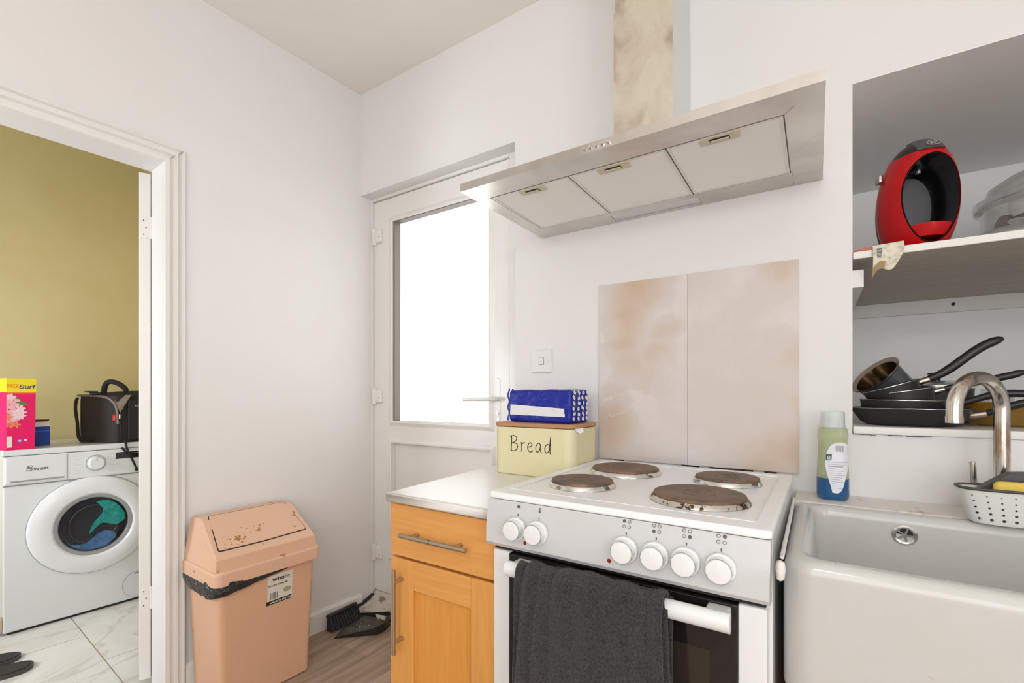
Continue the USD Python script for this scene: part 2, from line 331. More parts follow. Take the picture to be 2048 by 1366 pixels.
def sheet(P, th, nrm=None):
    """grid P thickened along its normals"""
    g = grid_mesh(P); N = g.vertex_normals.reshape(P.shape) if nrm is None else nrm
    A, B = P + N * th / 2, P - N * th / 2
    n, m = P.shape[:2]
    ga, gb = grid_mesh(A), grid_mesh(B); gb.invert()
    V = np.vstack([ga.vertices, gb.vertices]); k = n * m
    F = np.vstack([ga.faces, gb.faces + k]).tolist()
    edge = [(0, j) for j in range(m)] + [(i, m - 1) for i in range(1, n)] + [(n - 1, j) for j in range(m - 2, -1, -1)] + [(i, 0) for i in range(n - 2, 0, -1)]
    for (a, b), (c, d) in zip(edge, edge[1:] + edge[:1]):
        p, q = a * m + b, c * m + d
        F += [(p, p + k, q + k), (p, q + k, q)]
    return trimesh.Trimesh(V, np.array(F), process=False)
def text(s, h, d=.0006, bold=False, sx=1.0, slant=0.):
    m = meshkit.text_mesh(s, h, d, bold); m.apply_translation((-m.bounds[0][0], 0, 0))
    m.vertices[:, 0] = m.vertices[:, 0] * sx + m.vertices[:, 1] * slant
    return m
def diff(a, *bs):
    for b in bs: a = a - b
    return a
def man(m):
    m = tm(m); return mf.Manifold(mf.Mesh(np.asarray(m.vertices, np.float32), np.asarray(m.faces, np.uint32)))
def mprism(poly, h): return mf.CrossSection([np.array(g.exterior.coords)[:-1] for g in getattr(poly, 'geoms', [poly])] + [np.array(r.coords)[:-1] for g in getattr(poly, 'geoms', [poly]) for r in g.interiors], mf.FillRule.EvenOdd).extrude(h)

# ---------------------------------------------------------------- scene helpers
USED = {}
def numbered(path):
    k = USED.get(path, -1) + 1; USED[path] = k
    return path if k == 0 else f'{path}_{k:03d}'
def say(prim, label=None, category=None, group=None, kind=None):
    for k, v in (('label', label), ('category', category), ('group', group), ('kind', kind)):
        if v: prim.SetCustomDataByKey(k, v)
def thing(name, label, category, loc=(0, 0, 0), rz=0., group=None, kind=None, rot=None):
    x = UsdGeom.Xform.Define(stage, numbered('/World/' + name)); x.AddTranslateOp().Set(tuple(map(float, loc)))
    if rot is not None: x.AddRotateXYZOp().Set(tuple(map(float, rot)))
    elif rz: x.AddRotateZOp().Set(float(rz))
    say(x.GetPrim(), label, category, group, kind); return x.GetPrim()
def part(parent, name, mesh, mat, smooth=35, label=None, kind=None):
    p = usdkit.mesh(stage, numbered(f'{parent.GetPath()}/{name}'), tm(mesh), mat, smooth=smooth).GetPrim()
    say(p, label, None, None, kind); return p
def solo(name, mesh, mat, label, category, loc=(0, 0, 0), rz=0., smooth=35, kind=None, group=None):
    p = usdkit.mesh(stage, numbered('/World/' + name), tm(mesh), mat, smooth=smooth)
    p.AddTranslateOp().Set(tuple(map(float, loc)))
    if rz: p.AddRotateZOp().Set(float(rz))
    say(p.GetPrim(), label, category, group, kind); return p.GetPrim()

LW = (-1.90, 1.53, 0.0); LR = -math.degrees(math.atan(.064))   # left wall: local x out of the wall into the kitchen, local y towards the back wall
exec_order = []

# ================================================================ THE SETTING
H0 = 2.58
# back wall with doorway and alcove
poly = Polygon([(-2.06, 0), (-2.06, H0), (1.50, H0), (1.50, 0), (-.985, 0), (-.985, 2.078), (-1.93, 2.078), (-1.93, 0)])
poly = poly.difference(sbox(.080, .982, .952, 1.916))
solo('wall_back', face_y(prism(poly, .20), 1.73), wall_paint, 'off-white painted kitchen wall holding the glazed door, hood and alcove', 'wall', kind='structure', smooth=False)
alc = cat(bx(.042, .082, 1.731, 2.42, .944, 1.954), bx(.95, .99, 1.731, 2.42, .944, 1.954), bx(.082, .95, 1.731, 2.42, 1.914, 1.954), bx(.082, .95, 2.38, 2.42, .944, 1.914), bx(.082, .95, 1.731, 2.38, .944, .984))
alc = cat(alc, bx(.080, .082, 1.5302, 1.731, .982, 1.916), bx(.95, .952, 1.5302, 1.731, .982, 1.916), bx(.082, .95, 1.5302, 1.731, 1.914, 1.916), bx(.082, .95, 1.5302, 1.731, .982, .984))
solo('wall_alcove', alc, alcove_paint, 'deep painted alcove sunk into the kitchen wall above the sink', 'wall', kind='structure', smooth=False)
# left wall with doorway to the utility room (local y = -distance from the corner)
poly = sbox(-3.62, 0, .09, 2.76).difference(sbox(-1.586, -.01, -.826, 1.914))
solo('wall_left', face_x(prism(poly, .11), -.11), wall_paint, 'pinkish white kitchen wall with the doorway to the utility room', 'wall', LW, LR, kind='structure', smooth=False)
# walls behind and beside the photographer
poly = sbox(-2.3, 0, 1.5, H0).difference(sbox(-.60, .72, 1.20, 2.12))
solo('wall_front', face_y(prism(poly, .12), -2.0), bright_paint, 'off-white kitchen wall with a window behind the photographer', 'wall', kind='structure', smooth=False)
rw = sbox(-2.12, 0, 1.73, H0).difference(sbox(-1.62, .70, -.08, 2.02))
solo('wall_right', face_x(prism(rw, .1), 1.5), bright_paint, 'off-white kitchen wall at the far right', 'wall', kind='structure', smooth=False)
solo('ceiling', bx(-2.3, 1.6, -2.12, 1.73, H0, H0 + .05), ceiling_paint, 'cream painted kitchen ceiling', 'ceiling', kind='structure', smooth=False)
w = thing('window_3', 'white framed kitchen window in the right-hand wall', 'window', kind='structure')
fr = sbox(-1.62, .70, -.08, 2.02).difference(sbox(-1.56, .76, -.14, 1.96))
part(w, 'frame', face_x(prism(fr, .05), 1.52), upvc, False)
w = thing('window_1', 'white framed kitchen window behind the photographer', 'window', kind='structure')
fr = sbox(-.60, .72, 1.20, 2.12).difference(sbox(-.54, .78, 1.14, 2.06))
part(w, 'frame', face_y(prism(fr, .06), -2.02), upvc, False)
part(w, 'sill', rb(-.63, 1.23, -2.06, -1.93, .695, .72, .006), gloss_paint)

cl = thing('pendant_light', 'low pendant lamp hanging on a long cord behind the photographer', 'pendant lamp', (.02, -.75, 1.80))
part(cl, 'lamp_holder', lathe([(0, .071), (.022, .071), (.022, .12), (.012, .135), (0, .135)], 24), gloss_paint)
part(cl, 'cord', cyl(.004, (0, 0, .13), (0, 0, .765), 10), gloss_paint)
part(cl, 'ceiling_rose', lathe([(0, .745), (.03, .75), (.045, .775), (.045, .779), (0, .779)], 28), gloss_paint)
# kitchen floor: vinyl planks running towards the back wall
fl = thing('floor', 'grey-brown wood-look plank floor of the kitchen', 'floor', kind='structure')
part(fl, 'subfloor', bx(-2.2, 1.6, -2.12, 1.75, -.03, -.0025), black_gap, False)
def lwx(y, off=0.0): return -1.90 - .0640 * (1.53 - y) + off
room = Polygon([(lwx(1.72, -.01), 1.72), (1.5, 1.72), (1.5, -2.0), (lwx(-2.0, -.01), -2.0)])
k = 0; W_ = .15; r2 = random.Random(3)
for i in range(-4, 21):
    x0 = -1.56 + i * W_ - W_ * 0; x1 = x0 + W_
    off = {-1: 1.285, 0: 1.285 - .55, -2: 1.285 - .8, -3: 1.285 - .3}.get(i, r2.uniform(.2, 1.3))
    y = off - 4 * .95
    while y < 1.75:
        g = sbox(x0 + .0006, y + .0006, x1 - .0006, y + .95 - .0006).intersection(room)
        if g.area > .001 and g.geom_type == 'Polygon':
            m = prism(g, .0025); m.apply_translation((0, 0, -.0025)); part(fl, 'plank', m, planks[r2.randrange(4)], False); k += 1
        y += .95
# utility room shell, drawn in the left wall's frame
solo('wall_utility_rear', bx(-1.75, -1.65, -2.5, -.34, 0, 2.76), ochre_paint, 'ochre yellow wall behind the washing machine', 'wall', LW, LR, kind='structure', smooth=False)
solo('wall_utility_right', bx(-1.65, -.11, -.44, -.34, 0, 2.76), ochre_paint, 'ochre yellow end wall of the utility room hidden by the open door', 'wall', LW, LR, kind='structure', smooth=False)
poly = sbox(-1.65, 0, -.11, 2.76).difference(sbox(-1.32, .75, -.42, 1.55))
solo('wall_utility_left', face_y(prism(poly, .1), -2.4), ochre_paint, 'ochre yellow wall with the utility room window', 'wall', LW, LR, kind='structure', smooth=False)
solo('ceiling_001', bx(-1.75, -.11, -2.5, -.34, 2.76, 2.80), ceiling_paint, 'plain ceiling of the utility room', 'ceiling', LW, LR, kind='structure', smooth=False)
w = thing('window_2', 'white framed utility room window to the left', 'window', LW, LR, kind='structure')
fr = sbox(-1.32, .75, -.42, 1.55).difference(sbox(-1.27, .80, -.47, 1.50))
part(w, 'frame', face_y(prism(fr, .05), -2.42), upvc, False)
ft = thing('floor_001', 'veined white marble tile floor of the utility room', 'floor', LW, LR, kind='structure')
part(ft, 'grout', bx(-1.65, -.10, -2.4, -.34, -.03, -.0015), grout, False)
cell = sbox(-1.645, -2.395, -.07, -.345); n = 0
for c in range(6):                       # courses .30 wide across u, joints at u = .88
    u1 = .88 + .30 * (c - 1); woff = (.80 if c % 2 == 1 else .483) - 1.30
    for q in range(5):
        w0 = woff + .65 * q
        g = sbox(-(w0 + .65) + .0022, -(u1 + .30) + .0022, -w0 - .0022, -u1 - .0022).intersection(cell)
        if g.area > .002:
            m = prism(g, .004); m.apply_translation((0, 0, -.003)); part(ft, 'tile', m, tile_marble[(n * 2 + c) % 3], False); n += 1

# trims of the utility doorway
t1 = thing('trim_1', 'white moulded architrave around the utility doorway', 'door frame', LW, LR, kind='structure')
prof = [(0, .017), (.003, .026), (.016, .026), (.021, .015), (.029, .014), (.035, .022), (.043, .022), (.047, .012), (.055, .011), (.060, .019), (.067, .017), (.068, 0.0), (0, 0)]   # (from the inner edge outwards, proud of the wall)
def arch(side):
    P = []
    for d, o in prof:
        if side == 'right': P.append([(o, -.826 + d, 0.0), (o, -.826 + d, 1.914 + d)])
        elif side == 'left': P.append([(o, -1.586 - d, 1.914 + d), (o, -1.586 - d, 0.0)])
        else: P.append([(o, -.826 + d, 1.914 + d), (o, -1.586 - d, 1.914 + d)])
    P = np.array(P).transpose(1, 0, 2); m = grid_mesh(P, True)
    V = np.vstack([m.vertices]); c = len(prof)
    F = m.faces.tolist() + [[0, j + 1, j] for j in range(1, c - 1)] + [[c, c + j, c + j + 1] for j in range(1, c - 1)]
    m = trimesh.Trimesh(V, F, process=False); trimesh.repair.fix_normals(m); return m
for s in ('right', 'head', 'left'): part(t1, 'moulding' if s != 'head' else 'head_moulding', arch(s), gloss_paint, 30)
part(t1, 'lining', bx(-.112, .004, -.8255, -.8, 0, 1.914), gloss_paint, False)
part(t1, 'lining', bx(-.112, .004, -1.612, -1.5865, 0, 1.914), gloss_paint, False)
part(t1, 'head_lining', bx(-.112, .004, -1.5865, -.8255, 1.9145, 1.94), gloss_paint, False)
part(t1, 'threshold_strip', rb(-.11, -.055, -1.586, -.826, -.002, .012, .004), gloss_paint)
solo('baseboard_left', cat(bx(0, .014, -.757, -.0, 0, .085), hull([(0, -.757, .085), (.014, -.757, .085), (0, -.757, .098), (.006, -.757, .098), (0, 0, .085), (.014, 0, .085), (0, 0, .098), (.006, 0, .098)])), gloss_paint,
     'white skirting board along the foot of the left wall', 'skirting board', LW, LR, kind='structure')

# open interior door leaf seen on its hinge edge
th_ = math.atan(.064)
def uwz(u, w, z=0.0): return (LW[0] - math.sin(th_) * u - math.cos(th_) * w, LW[1] - math.cos(th_) * u + math.sin(th_) * w, z)
d2 = thing('door_2', 'white interior door standing open into the utility room, seen on its hinge edge', 'door', uwz(.826, .116, .035), LR - 20, kind='structure')
part(d2, 'leaf', rb(-.75, 0, -.035, 0, 0, 1.872, .002), gloss_paint)
for z in (1.67, .30):
    part(d2, 'hinge', cat(rb(-.0005, .002, -.030, -.003, z - .04, z + .04, .001), cyl(.005, (.004, .001, z - .04), (.004, .001, z + .04), 12)), gloss_paint)
    for dy, dz in ((-.021, .026), (-.014, 0), (-.021, -.026)): part(d2, 'screw', cyl(.0022, (.0015, dy, z + dz), (.0026, dy, z + dz), 10), black_gap)

# ---------------------------------------------------------------- glazed back door
d1 = thing('door_1', 'white plastic back door with frosted glass above a solid lower panel', 'door', kind='structure')
part(d1, 'frame_jamb', rb(-1.054, -.984, 1.592, 1.68, .0, 2.10, .004), upvc)
part(d1, 'frame_jamb', rb(-1.935, -1.8915, 1.592, 1.68, .0, 2.10, .004), upvc)
part(d1, 'frame_head', rb(-1.8915, -1.054, 1.592, 1.68, 2.066, 2.10, .004), upvc)
part(d1, 'seal_gap', bx(-1.0572, -1.0538, 1.606, 1.64, .10, 2.063), black_gap, False)
leaf = sbox(-1.889, .097, -1.057, 2.063).difference(sbox(-1.752, .957, -1.160, 1.945)).difference(sbox(-1.761, .283, -1.150, .850))
part(d1, 'leaf', face_y(prism(leaf, .05), 1.655), upvc, False)
def bead(x0, x1, z0, z1, wd, y0, y1):
    o = np.array([(x0 - wd, z0 - wd), (x1 + wd, z0 - wd), (x1 + wd, z1 + wd), (x0 - wd, z1 + wd)]); e_ = .0015; i = np.array([(x0 + e_, z0 + e_), (x1 - e_, z0 + e_), (x1 - e_, z1 - e_), (x0 + e_, z1 - e_)]); mid = (o * .35 + i * .65)
    rings = [np.c_[o[:, 0], np.full(4, y0), o[:, 1]], np.c_[mid[:, 0], np.full(4, y1), mid[:, 1]], np.c_[i[:, 0], np.full(4, y1 + .002), i[:, 1]], np.c_[i[:, 0], np.full(4, y0 + .02), i[:, 1]]]
    m = grid_mesh(np.array(rings), True); trimesh.repair.fix_normals(m); return m
part(d1, 'glazing_bead', bead(-1.752, -1.160, .957, 1.945, .026, 1.6055, 1.596), upvc, False)
part(d1, 'panel_bead', bead(-1.761, -1.150, .283, .850, .022, 1.6055, 1.596), upvc, False)
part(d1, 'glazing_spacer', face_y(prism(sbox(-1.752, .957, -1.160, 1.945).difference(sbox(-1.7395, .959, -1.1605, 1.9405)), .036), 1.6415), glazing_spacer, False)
part(d1, 'pane', bx(-1.752, -1.160, 1.642, 1.646, .957, 1.945), frosted_glass, False, 'bright frosted glass pane')
part(d1, 'lower_panel', bx(-1.763, -1.148, 1.632, 1.648, .281, .852), upvc, False)
hd = part(d1, 'handle_plate', chamfer(rrect(-1.131, -1.105, .972, 1.158, .013), 0, .010, .003, bottom=False).transform(UPX[:3]).translate((0, 1.613, 0)), upvc)
part(d1, 'lever', cat(tube(spline([(-1.118, 1.606, 1.069), (-1.118, 1.565, 1.069), (-1.135, 1.556, 1.069), (-1.20, 1.555, 1.068), (-1.268, 1.558, 1.067)], 20), np.r_[np.full(6, .0085), np.linspace(.0085, .0072, 14)], 12)), gloss_paint)
part(d1, 'keyhole', cyl(.006, (-1.118, 1.6035, 1.008), (-1.118, 1.598, 1.008), 14), steel_plain)
for sx_, sz_ in ((-1.118, 1.148), (-1.118, .983)): part(d1, 'screw', cyl(.0035, (sx_, 1.604, sz_), (sx_, 1.6015, sz_), 10), steel_plain)
for z in (1.884, 1.077, .291):
    part(d1, 'hinge', cat(rb(-1.872, -1.822, 1.588, 1.616, z - .032, z + .032, .008, 12), cyl(.011, (-1.878, 1.597, z - .040), (-1.878, 1.597, z + .040), 16), rb(-1.915, -1.880, 1.592, 1.616, z - .030, z + .030, .006, 12)), upvc)
    part(d1, 'screw_hole', cyl(.0025, (-1.834, 1.5885, z - .005), (-1.834, 1.5872, z - .005), 10), black_gap)
part(d1, 'threshold', cat(bx(-1.935, -.985, 1.585, 1.70, 0, .062), bx(-1.935, -.985, 1.60, 1.70, .062, .094)), upvc_dirty, False, 'dirty white door threshold')
rr = np.random.default_rng(5)
part(d1, 'plaster_crumbs', cat([X(trimesh.creation.icosphere(1, r), (x, y, r * .5), s=None) for x, y, r in zip(rr.uniform(-1.87, -1.50, 40), rr.uniform(1.545, 1.582, 40), rr.uniform(.002, .006, 40))]), plaster, False, 'pale plaster crumbs on the door step', 'stuff')
part(d1, 'door_step', bx(-1.90, -.985, 1.531, 1.585, -.001, .018), plaster, False, 'dusty pale door step')

# alcove fittings
ash = thing('alcove_shelf', 'white edged shelf board across the alcove holding the red coffee machine', 'shelf')
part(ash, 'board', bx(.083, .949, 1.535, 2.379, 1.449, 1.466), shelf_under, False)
part(ash, 'front_lipping', rb(.083, .949, 1.530, 1.5352, 1.448, 1.467, .002), shelf_edge)
part(ash, 'rear_batten', bx(.083, .949, 2.355, 2.379, 1.398, 1.4485), shelf_edge, False)
part(ash, 'side_batten', bx(.083, .108, 1.56, 2.354, 1.378, 1.424), shelf_edge, False)
part(ash, 'screw_hole', cyl(.006, (.43, 2.356, 1.426), (.43, 2.3535, 1.426), 12), black_gap)
sl = thing('alcove_sill', 'chipped white painted board on the floor of the alcove under the pans', 'shelf')
part(sl, 'board', rb(.083, .949, 1.524, 2.378, .9845, 1.005, .003), gloss_paint)
part(sl, 'crack', cat([bx(x, x + w_, 1.5228, 1.526, z, z + .0012) for x, w_, z in ((.085, .035, .9838), (.12, .012, .982), (.155, .03, .9835), (.19, .05, .983))]), black_gap, False)

# ================================================================ LARGE OBJECTS
# ---- cooker
ck = thing('electric_cooker', 'white freestanding electric cooker with four solid hotplates and a black glass oven door', 'cooker', (-.332, 1.157, 0), -0.6)
part(ck, 'body', cat(bx(-.275, .275, -.272, .295, .04, .857), bx(-.26, .26, -.25, .27, 0, .04)), white_enamel, False)
slab = man(chamfer(rrect(-.278, .278, -.318, .300, .010), .8585, .873, .0045))
rec = man(chamfer(rrect(-.250, .250, -.268, .262, .03), .8705, .89, .001))
part(ck, 'hob', slab - rec, enamel_stained, 30)
part(ck, 'hob_frame', tube([(-.250, -.268, .8722), (.250, -.268, .8722), (.250, .262, .8722), (-.250, .262, .8722), (-.250, -.268, .8722)], .0018, 8), white_enamel)
pan_poly = [(-.300, .858), (-.3165, .858), (-.3185, .856), (-.320, .850), (-.329, .800), (-.330, .766), (-.324, .758), (-.300, .757)]
def lie(m):
    m = face_y(m, 0); m.vertices[:, 1] += -.3201 - (.85 - m.vertices[:, 2]) * .18; return m
cp = trimesh.creation.extrude_polygon(Polygon(pan_poly), .556); cp.apply_transform(np.array([[0, 0, 1, -.278], [1, 0, 0, 0], [0, 1, 0, 0], [0, 0, 0, 1.]]))
cpm = man(cp) ^ man(rb(-.276, .276, -.345, -.20, .70, .90, .02, 16))
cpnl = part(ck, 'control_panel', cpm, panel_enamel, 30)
for i, (x, y, r) in enumerate([(-.135, -.134, .073), (-.115, .103, .090), (.146, .104, .073), (.131, -.139, .090)]):
    hp = part(ck, 'hotplate', X(lathe([(0, .0115), (r * .16, .0118), (r * .18, .0128), (r * .30, .0132), (r * .32, .0138), (r * .62, .014), (r * .64, .0146), (r * .94, .0146), (r * .985, .0135), (r, .011), (r, 0), (0, 0)], 56), (x, y, .8725)), iron, 25,
              'large brown rusted hotplate' if r > .08 else 'small brown rusted hotplate')
    part(hp, 'trim_ring', X(lathe([(r * 1.0, 0), (r * 1.0, .0085), (r * 1.02, .0095), (r * 1.055, .006), (r * 1.085, .001), (r * 1.085, 0), (r * 1.0, 0)], 56), (x, y, .8712)), burnt_rim if i == 3 else chrome, 40)
    part(hp, 'centre_mark', X(lathe([(r * .34, .0139), (r * .34, .0143), (r * .37, .0143), (r * .37, .0139), (r * .34, .0139)], 40), (x, y, .8725)), iron)
kn_prof = [(0, .026), (.0165, .026), (.0192, .0245), (.0198, .022), (.0205, .008), (.0208, .0062), (.0235, .006), (.0242, .004), (.0242, 0), (0, 0)]
for i, x in enumerate((-.195, -.143, .043, .098, .150, .205)):
    z = .805
    k_ = part(ck, 'knob', X(lathe(kn_prof, 36), (x, -.329, z), rx=90), white_enamel, 40)
    part(k_, 'shadow_gap_ring', X(lathe([(.0204, .0225), (.0206, .0225), (.0206, .0212), (.0203, .0212), (.0204, .0225)], 36), (x, -.329, z), rx=90), wm_grey)
    part(k_, 'pointer', bx(x - .0012, x + .0012, -.3556, -.3548, z + .006, z + .0185), enamel_stained, False)
    part(ck, 'index_mark', lie(prism(LineString([(x, z + .0262), (x, z + .0292)]).buffer(.0010), .0006)), print_grey, False)
def sym_dots(x, z, on):
    g1, g2 = [], []
    for q, (dx, dz) in enumerate(((-.0048, .0048), (-.0048, -.0048), (.0048, -.0048), (.0048, .0048))):
        c_ = Point(x + dx, z + dz).buffer(.0031, quad_segs=5)
        (g1 if q == on else g2).append(c_ if q == on else c_.difference(Point(x + dx, z + dz).buffer(.0024, quad_segs=5)))
    return unary_union(g1), unary_union(g2)
for x, on in ((.043, 0), (.098, 1), (.150, 2), (.205, 3)):
    g1, g2 = sym_dots(x, .8495, on)
    sy = np.array([[1, 0, 0, 0], [0, 0, -1, 0], [0, 1, 0, 0], [0, 0, 0, 1.]])
    part(ck, 'burner_symbol', lie(cat(prism(g1, .0006), prism(g2, .0006))), print_grey, False)
part(ck, 'oven_symbol', lie(prism(sbox(-.199, .847, -.191, .8520), .0006)), print_grey, False)
part(ck, 'thermometer_symbol', lie(prism(unary_union([Point(-.143, .846).buffer(.0024), sbox(-.1438, .846, -.1422, .854)]), .0006)), print_grey, False)
for x in (-.174, .012): part(ck, 'indicator_lamp', X(lathe([(0, .0022), (.0030, .0016), (.0042, 0), (0, 0)], 18), (x, -.3295, .778), rx=90), red_lamp, label='small red indicator lamp')
part(ck, 'vent_gap', bx(-.268, .268, -.300, -.272, .744, .758), black_gap, False)
for s in (-1, 1): part(ck, 'door_strip', rb(s * .249 - .0215, s * .249 + .0215, -.309, -.273, .05, .744, .004), white_enamel, label='white edge of the oven door')
part(ck, 'oven_glass', rb(-.2275, .2275, -.311, -.275, .06, .742, .003), black_glass)
part(ck, 'oven_window', rb(-.185, .185, -.3122, -.309, .16, .655, .001), oven_window)
hs = [(-.200, .724), (.213, .724)]
pr = Polygon([(math.cos(t) * .0145, math.sin(t) * .016) for t in np.linspace(0, 2 * PI, 24)[:-1]]).intersection(sbox(-.02, -.02, .0085, .02))
bar = trimesh.creation.extrude_polygon(pr, .430); bar.apply_transform(np.array([[0, 0, 1, -.208], [1, 0, 0, -.345], [0, 1, 0, .724], [0, 0, 0, 1.]]))
hb = part(ck, 'oven_handle', cat(bar, *[rb(x - .018, x + .018, -.345, -.309, .711, .737, .003) for x in (-.182, .200)]), white_enamel, 40)

# ---- base cabinet and worktop
bc = thing('base_cabinet', 'maple base cabinet with one drawer and one panelled door left of the cooker', 'cabinet', (-.788, .872, 0))
part(bc, 'carcass', cat(bx(-.168, .172, .024, .64, .11, .802), bx(-.168, .172, .06, .64, 0, .11)), wood_v, False)
dr = part(bc, 'drawer_front', rb(-.174, .1745, 0, .021, .659, .797, .003), wood_h)
def bar_handle(p0, p1, posts, depth, r=.0058):
    p0, p1 = np.array(p0, float), np.array(p1, float)
    ms = [cyl(r, p0, p1, 20)]
    for t in posts:
        q = p0 + (p1 - p0) * t; ms.append(cyl(r * .92, q, q + np.array([0, depth, 0]), 14))
    return cat(ms)
part(dr, 'handle', bar_handle((-.108, -.030, .7265), (.110, -.030, .7265), (.17, .83), .030), handle_steel, 40, 'brushed metal bar handle')
part(dr, 'handle_tape_mark', cyl(.0060, (-.004, -.030, .7265), (-.002, -.030, .7265), 16), black_gap)
dz0, dz1 = .125, .653
dp = part(bc, 'door', cat(rb(-.174, -.090, 0, .021, dz0, dz1, .003), rb(.100, .1745, 0, .021, dz0, dz1, .003)), wood_v, 35)
part(dp, 'rail', rb(-.0905, .1005, .0003, .0207, .578, dz1, .002), wood_h)
part(dp, 'rail', rb(-.0905, .1005, .0003, .0207, dz0, .20, .002), wood_h)
part(dp, 'panel', bx(-.092, .102, .010, .017, .195, .582), wood_p, False)
part(dp, 'handle', bar_handle((-.128, -.030, .632), (-.128, -.030, .414), (.14, .86), .030), handle_steel, 40, 'brushed metal bar handle')
part(bc, 'kick_board', bx(-.168, .172, .055, .06, 0, .11), wood_h, False)
wt = Polygon([(-.958, .853), (-.6155, .853), (-.617, 1.528), (-1.000, 1.528)])
solo('worktop', chamfer(wt, .8025, .8285, .006), worktop_mat, 'short white worktop over the maple cabinet, beside the cooker', 'worktop', smooth=40)

# ---- Belfast sink, ledge, sink base
sk = thing('butler_sink', 'large white ceramic butler sink with a round steel overflow', 'sink', (0, 0, 0))
SR = [(-.012, .590), (-.003, .596), (0, .606), (0, .796), (-.002, .807), (-.007, .8155), (-.014, .8195), (-.0225, .8205), (-.031, .8195), (-.0375, .8155), (-.0415, .808), (-.043, .797), (-.050, .665), (-.056, .648), (-.070, .636), (-.095, .631)]
def sink_ring(d, zz_):
    c = np.array(rrect(-.046 - d, .565 + d, .882 - d, 1.384 + d, max(.042 + d * .25, .02), 8).exterior.coords)[:-1]
    return np.c_[c, np.full(len(c), zz_)]
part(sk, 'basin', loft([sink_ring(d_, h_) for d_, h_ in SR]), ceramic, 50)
og = part(sk, 'overflow_ring', X(lathe([(.0150, 0), (.0150, .004), (.0185, .0055), (.0225, .003), (.023, 0), (.0150, 0)], 32), (.165, 1.3405, .777), rx=90), chrome, 40)
part(og, 'grate', cat([X(bx(-.0018, .0018, 0, .003, 0, .0155), (.165, 1.3368, .777), ry=t) for t in range(20, 380, 72)] + [cyl(.005, (.165, 1.3365, .777), (.165, 1.341, .777), 14)]), steel_plain)
part(og, 'hole', cyl(.0185, (.165, 1.3400, .777), (.165, 1.3440, .777), 24), black_gap)
part(sk, 'caulk_bead', cat(X(lathe([(0, .007), (.006, .004), (.008, -.006), (.006, -.024), (0, -.028)], 14), (-.048, .866, .815)), tube([(-.046, y, .824 + .001 * math.sin(60 * y)) for y in np.linspace(.87, 1.38, 24)], .0035, 8)), caulk, True, 'lumpy white sealant along the cooker side')
solo('sink_ledge', rb(-.046, 1.49, 1.386, 1.5295, .785, .820, .003), ledge_mat, 'stained white ledge behind the sink against the wall', 'ledge')
sb = thing('sink_cabinet', 'maple cabinet supporting the butler sink', 'cabinet', (.266, .90, 0))
part(sb, 'carcass', cat(bx(-.305, .305, .022, .58, .10, .589), bx(-.30, .30, .06, .58, 0, .10)), wood_v, False)
for s in (-1, 1): part(sb, 'door', rb(min(s * .002, s * .305), max(s * .002, s * .305), 0, .021, .12, .585, .003), wood_v)
sw_ = solo('side_worktop', chamfer(sbox(.567, .86, 1.49, 1.384), .79, .82, .005), worktop_mat, 'white worktop right of the sink', 'worktop', smooth=40)
scb = thing('side_cabinet', 'maple cabinet right of the sink', 'cabinet', (1.036, .90, 0))
part(scb, 'carcass', bx(-.46, .455, .022, .48, 0, .789), wood_v, False)
for s in (-1, 1): part(scb, 'door', rb(min(s * .002, s * .455), max(s * .002, s * .455), 0, .021, .12, .785, .003), wood_v)

# ---- cooker hood
hd = thing('cooker_hood', 'stainless steel chimney cooker hood with three mesh filters', 'cooker hood', (0, 0, 0))
body = man(bx(-.863, .016, 1.047, 1.529, 1.676, 1.699))
cut = [man(bx(x0, x1, 1.128, 1.436, 1.670, 1.682)) for x0, x1 in ((-.815, -.055),)] + [man(bx(-.567, -.291, 1.4605, 1.5105, 1.67, 1.680))]
part(hd, 'canopy', diff(body, *cut), steel, False)
part(hd, 'canopy_top', hull([(-.84, 1.07, 1.699), (-.006, 1.07, 1.699), (-.84, 1.529, 1.699), (-.006, 1.529, 1.699), (-.52, 1.30, 1.73), (-.31, 1.30, 1.73), (-.52, 1.529, 1.73), (-.31, 1.529, 1.73)]), steel, False)
part(hd, 'mitre_seam', bx(-.0515, -.0509, 1.438, 1.529, 1.6754, 1.6762), black_gap, False)
part(hd, 'mitre_seam', X(bx(0, .030, -.0003, .0003, 1.6756, 1.6762), (-.055, 1.128, 0), rz=-49), wm_grey, False)
part(hd, 'filter_recess', bx(-.815, -.055, 1.128, 1.436, 1.6812, 1.6822), wm_grey, False)
for (x0, x1), (hx0, hx1, hy0, hy1) in zip(((-.8125, -.5595), (-.5565, -.3015), (-.2985, -.0575)), ((-.722, -.640, 1.137, 1.168), (-.481, -.396, 1.134, 1.170), (-.227, -.141, 1.134, 1.168))):
    f = part(hd, 'filter', bx(x0 + .006, x1 - .006, 1.137, 1.428, 1.6765, 1.6808), filter_mat, False)
    part(f, 'filter_rim', face_top if False else X(prism(sbox(x0, 1.131, x1, 1.433).difference(sbox(x0 + .006, 1.137, x1 - .006, 1.428)), .0055), (0, 0, 1.6752)), filter_edge, False)
    h = part(f, 'latch_plate', rb(hx0, hx1, hy0, hy1, 1.6735, 1.6775, .002), cream_plastic, label='cream plastic filter latch')
    mx = (hx0 + hx1) / 2; my = (hy0 + hy1) / 2
    # slot and bar of the latch belong to the same latch plate
    part(f, 'latch_slot', bx(mx - .021, mx + .021, my - .009, my + .009, 1.6728, 1.6736), black_gap, False)
    part(f, 'latch_bar', rb(mx - .020, mx + .020, my - .004, my + .006, 1.6700, 1.6730, .0015), cream_plastic)
part(hd, 'lamp_cover', bx(-.565, -.293, 1.462, 1.509, 1.6765, 1.6795), smoky_glass, False)
